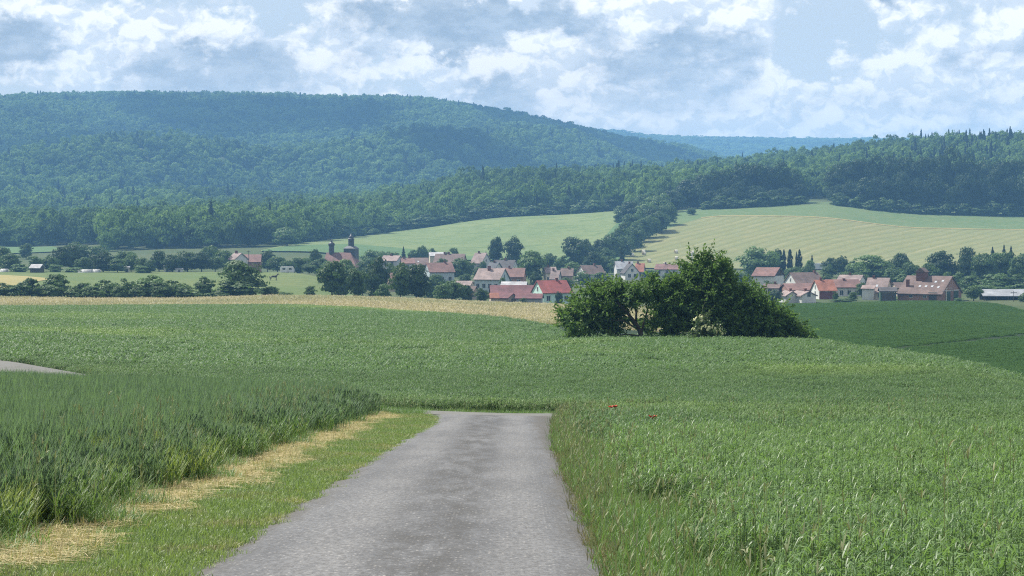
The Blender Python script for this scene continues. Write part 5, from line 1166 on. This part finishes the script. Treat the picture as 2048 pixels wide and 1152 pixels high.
# ------------------------------------------------------------------ horse, caravan, lorry, greenhouse, posts
def skin_body(name, verts, edges, rad, mat, parent=None):
    me = bpy.data.meshes.new(name); me.from_pydata(verts, edges, []); o = bpy.data.objects.new(name, me); COL.objects.link(o)
    sk = o.modifiers.new('skin', 'SKIN')
    for i, q in enumerate(rad): me.skin_vertices[0].data[i].radius = (q, q)
    me.skin_vertices[0].data[0].use_root = True
    o.modifiers.new('sub', 'SUBSURF').levels = 1
    dg = bpy.context.evaluated_depsgraph_get(); ev = bpy.data.meshes.new_from_object(o.evaluated_get(dg))
    o.modifiers.clear(); o.data = ev; ev.materials.clear(); ev.materials.append(mat); ev.polygons.foreach_set('use_smooth', [True] * len(ev.polygons)); o.parent = parent
    return o
plain('horse_coat', (.035,.022,.016), (.025,.016,.012), 1.0, .5)
def horse():
    u, v = 546.5, 563.5; D = d_at(u, v, 560, 720); x = xz(u, D); t = empty('horse', (x, D, Hs(x, D) + .3), R(12))
    vs = [(0,0,1.18),(.45,0,1.2),(.78,0,1.22),(-.45,0,1.2),(-.72,0,1.22),(1.0,0,1.5),(1.2,0,1.8),(1.32,0,1.95),(1.62,0,1.72),(1.72,0,1.62)]
    ed = [(0,1),(1,2),(0,3),(3,4),(2,5),(5,6),(6,7),(7,8),(8,9)]; rd = [.30,.30,.26,.29,.27,.19,.14,.12,.09,.07]
    def leg(root, pts, rs):
        k = root
        for p, q in zip(pts, rs): vs.append(p); rd.append(q); ed.append((k, len(vs) - 1)); k = len(vs) - 1
    for s in (-1, 1):
        leg(2, [(.80,.16*s,.92),(.82+.06*s,.16*s,.52),(.80+.1*s,.16*s,.12),(.84+.1*s,.16*s,.0)], [.14,.075,.05,.06])
        leg(4, [(-.74,.17*s,.95),(-.66-.05*s,.17*s,.66),(-.84-.08*s,.17*s,.5),(-.82-.1*s,.17*s,.12),(-.78-.1*s,.17*s,.0)], [.18,.11,.07,.05,.06])
    for s in (-1, 1): leg(7, [(1.28,.07*s,2.10)], [.035])
    skin_body('body', vs, ed, rd, MATS['horse_coat'], t)
    MB().tube([(-.92,0,1.32),(-1.05,0,1.2),(-1.12,0,.9),(-1.1,0,.6)], [.05,.07,.08,.03], 6).build('tail', MATS['horse_coat'], t, True)
    MB().tube([(.9,0,1.56),(1.06,0,1.78),(1.2,0,2.0)], [.05,.07,.05], 5).build('mane', MATS['horse_coat'], t, True)
    tag(t, 'dark brown horse standing on the meadow above the hedgerow', 'horse')
horse()
plain('tyre', (.02,.02,.02)); plain('paint_white', (.55,.56,.57), (.5,.51,.52), .5, .35, .5)
def wheel(parent, x, y, r=.32, w=.2):
    b = MB().lathe([(r*.8,-w/2),(r,-w/2+.03),(r,w/2-.03),(r*.8,w/2)], 14); b.v = [(x + p, y + z, r + q) for (p, q, z) in b.v]
    wl = b.build('wheel', MATS['tyre'], parent, True); c = MB().lathe([(r*.55,-w/2-.01),(r*.5,w/2+.01)], 10); c.v = [(x + p, y + z, r + q) for (p, q, z) in c.v]; c.build('rim', MATS['metal_grey'], wl)
def caravan(u, v, D, rz, label, L=4.6, Hh=2.2):
    x = xz(u, D); t = empty('caravan', (x, D, Hs(x, D) + .03), rz); w = 1.05
    prof = [(-L/2+.2,.45),(L/2-.25,.45),(L/2,.75),(L/2-.05,1.5),(L/2-.45,Hh),(-L/2+.3,Hh),(-L/2,1.6),(-L/2,.7)]; n = len(prof)
    MB().add([(a, -w, z) for a, z in prof] + [(a, w, z) for a, z in prof], [tuple(range(n)), tuple(range(2*n-1, n-1, -1))] + [(i+n, (i+1) % n + n, (i+1) % n, i) for i in range(n)]).build('body', MATS['paint_white'], t)
    for (a, ww) in ((-1.1, .9), (.9, .9)): MB().box(a-ww/2, a+ww/2, -w-.012, -w+.02, 1.25, 1.8).build('window', MATS['window_glass'], t)
    MB().box(.0, .5, -w-.014, -w+.02, .55, 1.95).build('door', MATS['frame_white'], t)
    for y in (-.9, .9): wheel(t, .1, y)
    MB().tube([(-L/2+.2,0,.5),(-L/2-.9,0,.45)], .05, 6).build('drawbar', MATS['metal_grey'], t)
    tag(t, label, 'caravan')
caravan(574.5, 546, 712, R(6), 'white caravan parked at the hedge above the horse')
def lorry(u, D, label):
    x = xz(u, D); t = empty('lorry', (x, D, Hs(x, D) + .3), R(4))
    MB().box(-3.4, 2.2, -1.2, 1.2, .95, 3.3).build('box_body', MATS['paint_white'], t)
    cab = MB().add([(2.3,-1.1,.55),(4.0,-1.1,.55),(4.0,-1.1,1.6),(3.7,-1.1,2.5),(2.3,-1.1,2.6),(2.3,1.1,.55),(4.0,1.1,.55),(4.0,1.1,1.6),(3.7,1.1,2.5),(2.3,1.1,2.6)],
        [(0,1,2,3,4),(9,8,7,6,5),(0,5,6,1),(1,6,7,2),(2,7,8,3),(3,8,9,4),(4,9,5,0)]).build('cab', MATS['paint_white'], t)
    MB().box(2.6, 3.6, -1.115, -1.0, 1.6, 2.3).build('window', MATS['window_glass'], cab)
    MB().box(-3.3, 3.9, -.5, .5, .5, .93).build('chassis', MATS['metal_dark'], t)
    for xx in (-2.4, 3.1):
        for y in (-1.0, 1.0): wheel(t, xx, y, .46, .28)
    tag(t, label, 'lorry')
lorry(1641, 905, 'white box lorry parked under the mown field')
def greenhouse(u0, u1, vt, D, label):
    x0, x1 = xz(u0, D), xz(u1, D); xc = (x0+x1)/2; t = empty('poly_tunnel', (xc, D, Hs(xc, D)), R(-3)); L = x1 - x0; h = max(1.4, zv(vt, D) - Hs(xc, D)); w = 2.2; n = 9
    arc = [(-w * math.cos(math.pi * i / (n-1)), h * math.sin(math.pi * i / (n-1))) for i in range(n)]
    MB().add([(-L/2, a, z) for a, z in arc] + [(L/2, a, z) for a, z in arc], [(i, i+1, i+1+n, i+n) for i in range(n-1)] + [tuple(range(n))[::-1], tuple(range(n, 2*n))]).build('cover', MATS['canvas_white'], t, True)
    for k in range(5):
        xx = -L/2 + .1 + k * (L - .2) / 4; MB().tube([(xx, a*1.02, z*1.02) for a, z in arc], .03, 5).build('hoop', MATS['metal_grey'], t)
    MB().box(L/2+.005, L/2+.05, -.45, .45, 0, min(1.9, h*.85)).build('door', MATS['frame_white'], t)
    tag(t, label, 'polytunnel')
greenhouse(157, 184, 545.5, 738, 'long white polytunnel at the orchard edge')
greenhouse(186, 199, 547.5, 742, 'short grey white polytunnel beside the long one')
greenhouse(2, 15, 540.5, 742, 'small white tunnel at the far end of the orchard')
for (u, v, D, w, h, l) in [(254,545,748,1.6,1.9,'pale garden hut wall glimpsed between orchard trees'), (334,545,755,2.2,2.2,'white hut beside the dark orchard trees'), (358,548,752,2.4,1.3,'low white water tank under the dark orchard trees'), (172,541.5,760,1.8,1.5,'tan little hut above the long polytunnel')]:
    x = xz(u, D); t = empty('garden_hut', (x, D, Hs(x, D)), R(10)); MB().box(-w/2, w/2, -.8, .8, -.5, h).build('wall', MATS['wall_white'], t)
    MB().add([(-w/2-.2,-1,h+.003),(w/2+.2,-1,h+.003),(w/2+.2,1,h+.3),(-w/2-.2,1,h+.3),(-w/2-.2,-1,h+.1),(w/2+.2,-1,h+.1),(w/2+.2,1,h+.4),(-w/2-.2,1,h+.4)], [(3,2,1,0),(4,5,6,7),(0,1,5,4),(1,2,6,5),(2,3,7,6),(3,0,4,7)]).build('roof', MATS['roof_grey'], t)
    MB().box(-.35, .35, -.84, -.79, 0, min(1.8, h*.8)).build('door', MATS['wall_timber'], t); tag(t, l, 'hut')
def utility_pole(u, vt, D, label, arms=True, r=.14, lamp=False):
    x = xz(u, D); z = Hs(x, D); h = zv(vt, D) - z; t = empty('street_lamp' if lamp else 'utility_pole', (x, D, z))
    MB().tube([(0,0,-.5),(0,0,h)], [r, r*.7], 8).build('post', MATS['concrete' if lamp else 'rafter'], t)
    if lamp:
        MB().tube([(0,0,h-.05),(.3,0,h+.1),(1.1,0,h+.12)], .05, 6).build('arm', MATS['metal_grey'], t); MB().box(.8,1.6,-.15,.15,h+.02,h+.16).build('lamp_head', MATS['metal_grey'], t)
    else:
        MB().box(-.8,.8,-.06,.06,h-.5,h-.36).build('crossarm', MATS['rafter'], t)
        for a in (-.7, 0, .7): MB().lathe([(.05,0),(.07,.08),(.03,.16)], 6, (a,0,h-.36)).build('insulator', MATS['frame_white'], t)
    tag(t, label, 'street lamp' if lamp else 'pole')
utility_pole(497.5, 501, 780, 'dark utility pole in front of the red brown barn')
utility_pole(1893.5, 577, 590, 'grey lamp post before the brick barn gable', lamp=True, r=.11)
utility_pole(1784, 583, 592, 'thin pole in front of the dark green garage', r=.09)
utility_pole(2028, 582, 596, 'thin dark pole before the open cart shed', r=.09)

# ------------------------------------------------------------------ poppies by the road
def poppy(u, v, D, label, s=1.0, seed=0):
    r = random.Random(seed); p = at(u, v, D); z = Hs(p.x, D); h = p.z - z; t = empty('poppy', (p.x, D, z), r.uniform(0, 6))
    MB().tube([(0,0,-.02),(.02,.01,h*.5),(0,0,h-.01)], [.006,.005,.004], 5).build('stem', MATS['crop_stalk'], t)
    for k in range(4):
        a = k * math.pi / 2 + .2; c, sn = math.cos(a), math.sin(a); R_ = .065 * s; b = MB(); n = 5; vs = [(0,0,h)]; 
        for j in range(n):
            q = (j / (n - 1) - .5) * 1.9; vs.append((c*R_*.6*math.cos(q)-sn*R_*.6*math.sin(q), sn*R_*.6*math.cos(q)+c*R_*.6*math.sin(q), h + R_*.35))
        for j in range(n):
            q = (j / (n - 1) - .5) * 1.9; rr2 = R_ * (1 + .12 * r.uniform(-1, 1)); vs.append((c*rr2*math.cos(q)-sn*rr2*math.sin(q), sn*rr2*math.cos(q)+c*rr2*math.sin(q), h + R_*(.75 + .2*r.uniform(-1,1))))
        b.add(vs, [(0,1+j,2+j) for j in range(n-1)] + [(1+j,1+n+j,2+n+j,2+j) for j in range(n-1)]).build('petal', MATS['poppy_petal'], t, True)
    MB().lathe([(.012,h),(.016,h+.02),(.012,h+.035)], 8).build('seed_capsule', MATS['poppy_centre'], t)
    tag(t, label, 'poppy', 'poppies in the roadside grass')
poppy(1222, 816.5, 57, 'red poppy, one of a close pair by the road end', 1.2, 1)
poppy(1230, 815.5, 57.3, 'red poppy, the higher of the close pair by the road end', 1.1, 2)
poppy(1305, 837.5, 47, 'single bright red poppy deeper in the crop', 1.3, 3)

# ------------------------------------------------------------------ haze: the air of the valley
def build_haze():
    m, nt, out = new_mat('haze_air')
    pv = nt.n('ShaderNodeVolumePrincipled')
    pv.inputs['Color'].default_value = (0.26, 0.56, 1.0, 1); pv.inputs['Density'].default_value = HAZE_DENSITY
    pv.inputs['Anisotropy'].default_value = 0.0
    nt.t.links.new(pv.outputs[0], out.inputs['Volume'])
    b = MB(); b.box(-4600, 4600, -120, 7650, -60, 285)
    tag(b.build('haze', m), 'thin blue haze lying over the whole valley', 'haze', kind='stuff')
HAZE_DENSITY = 0.00015
build_haze()
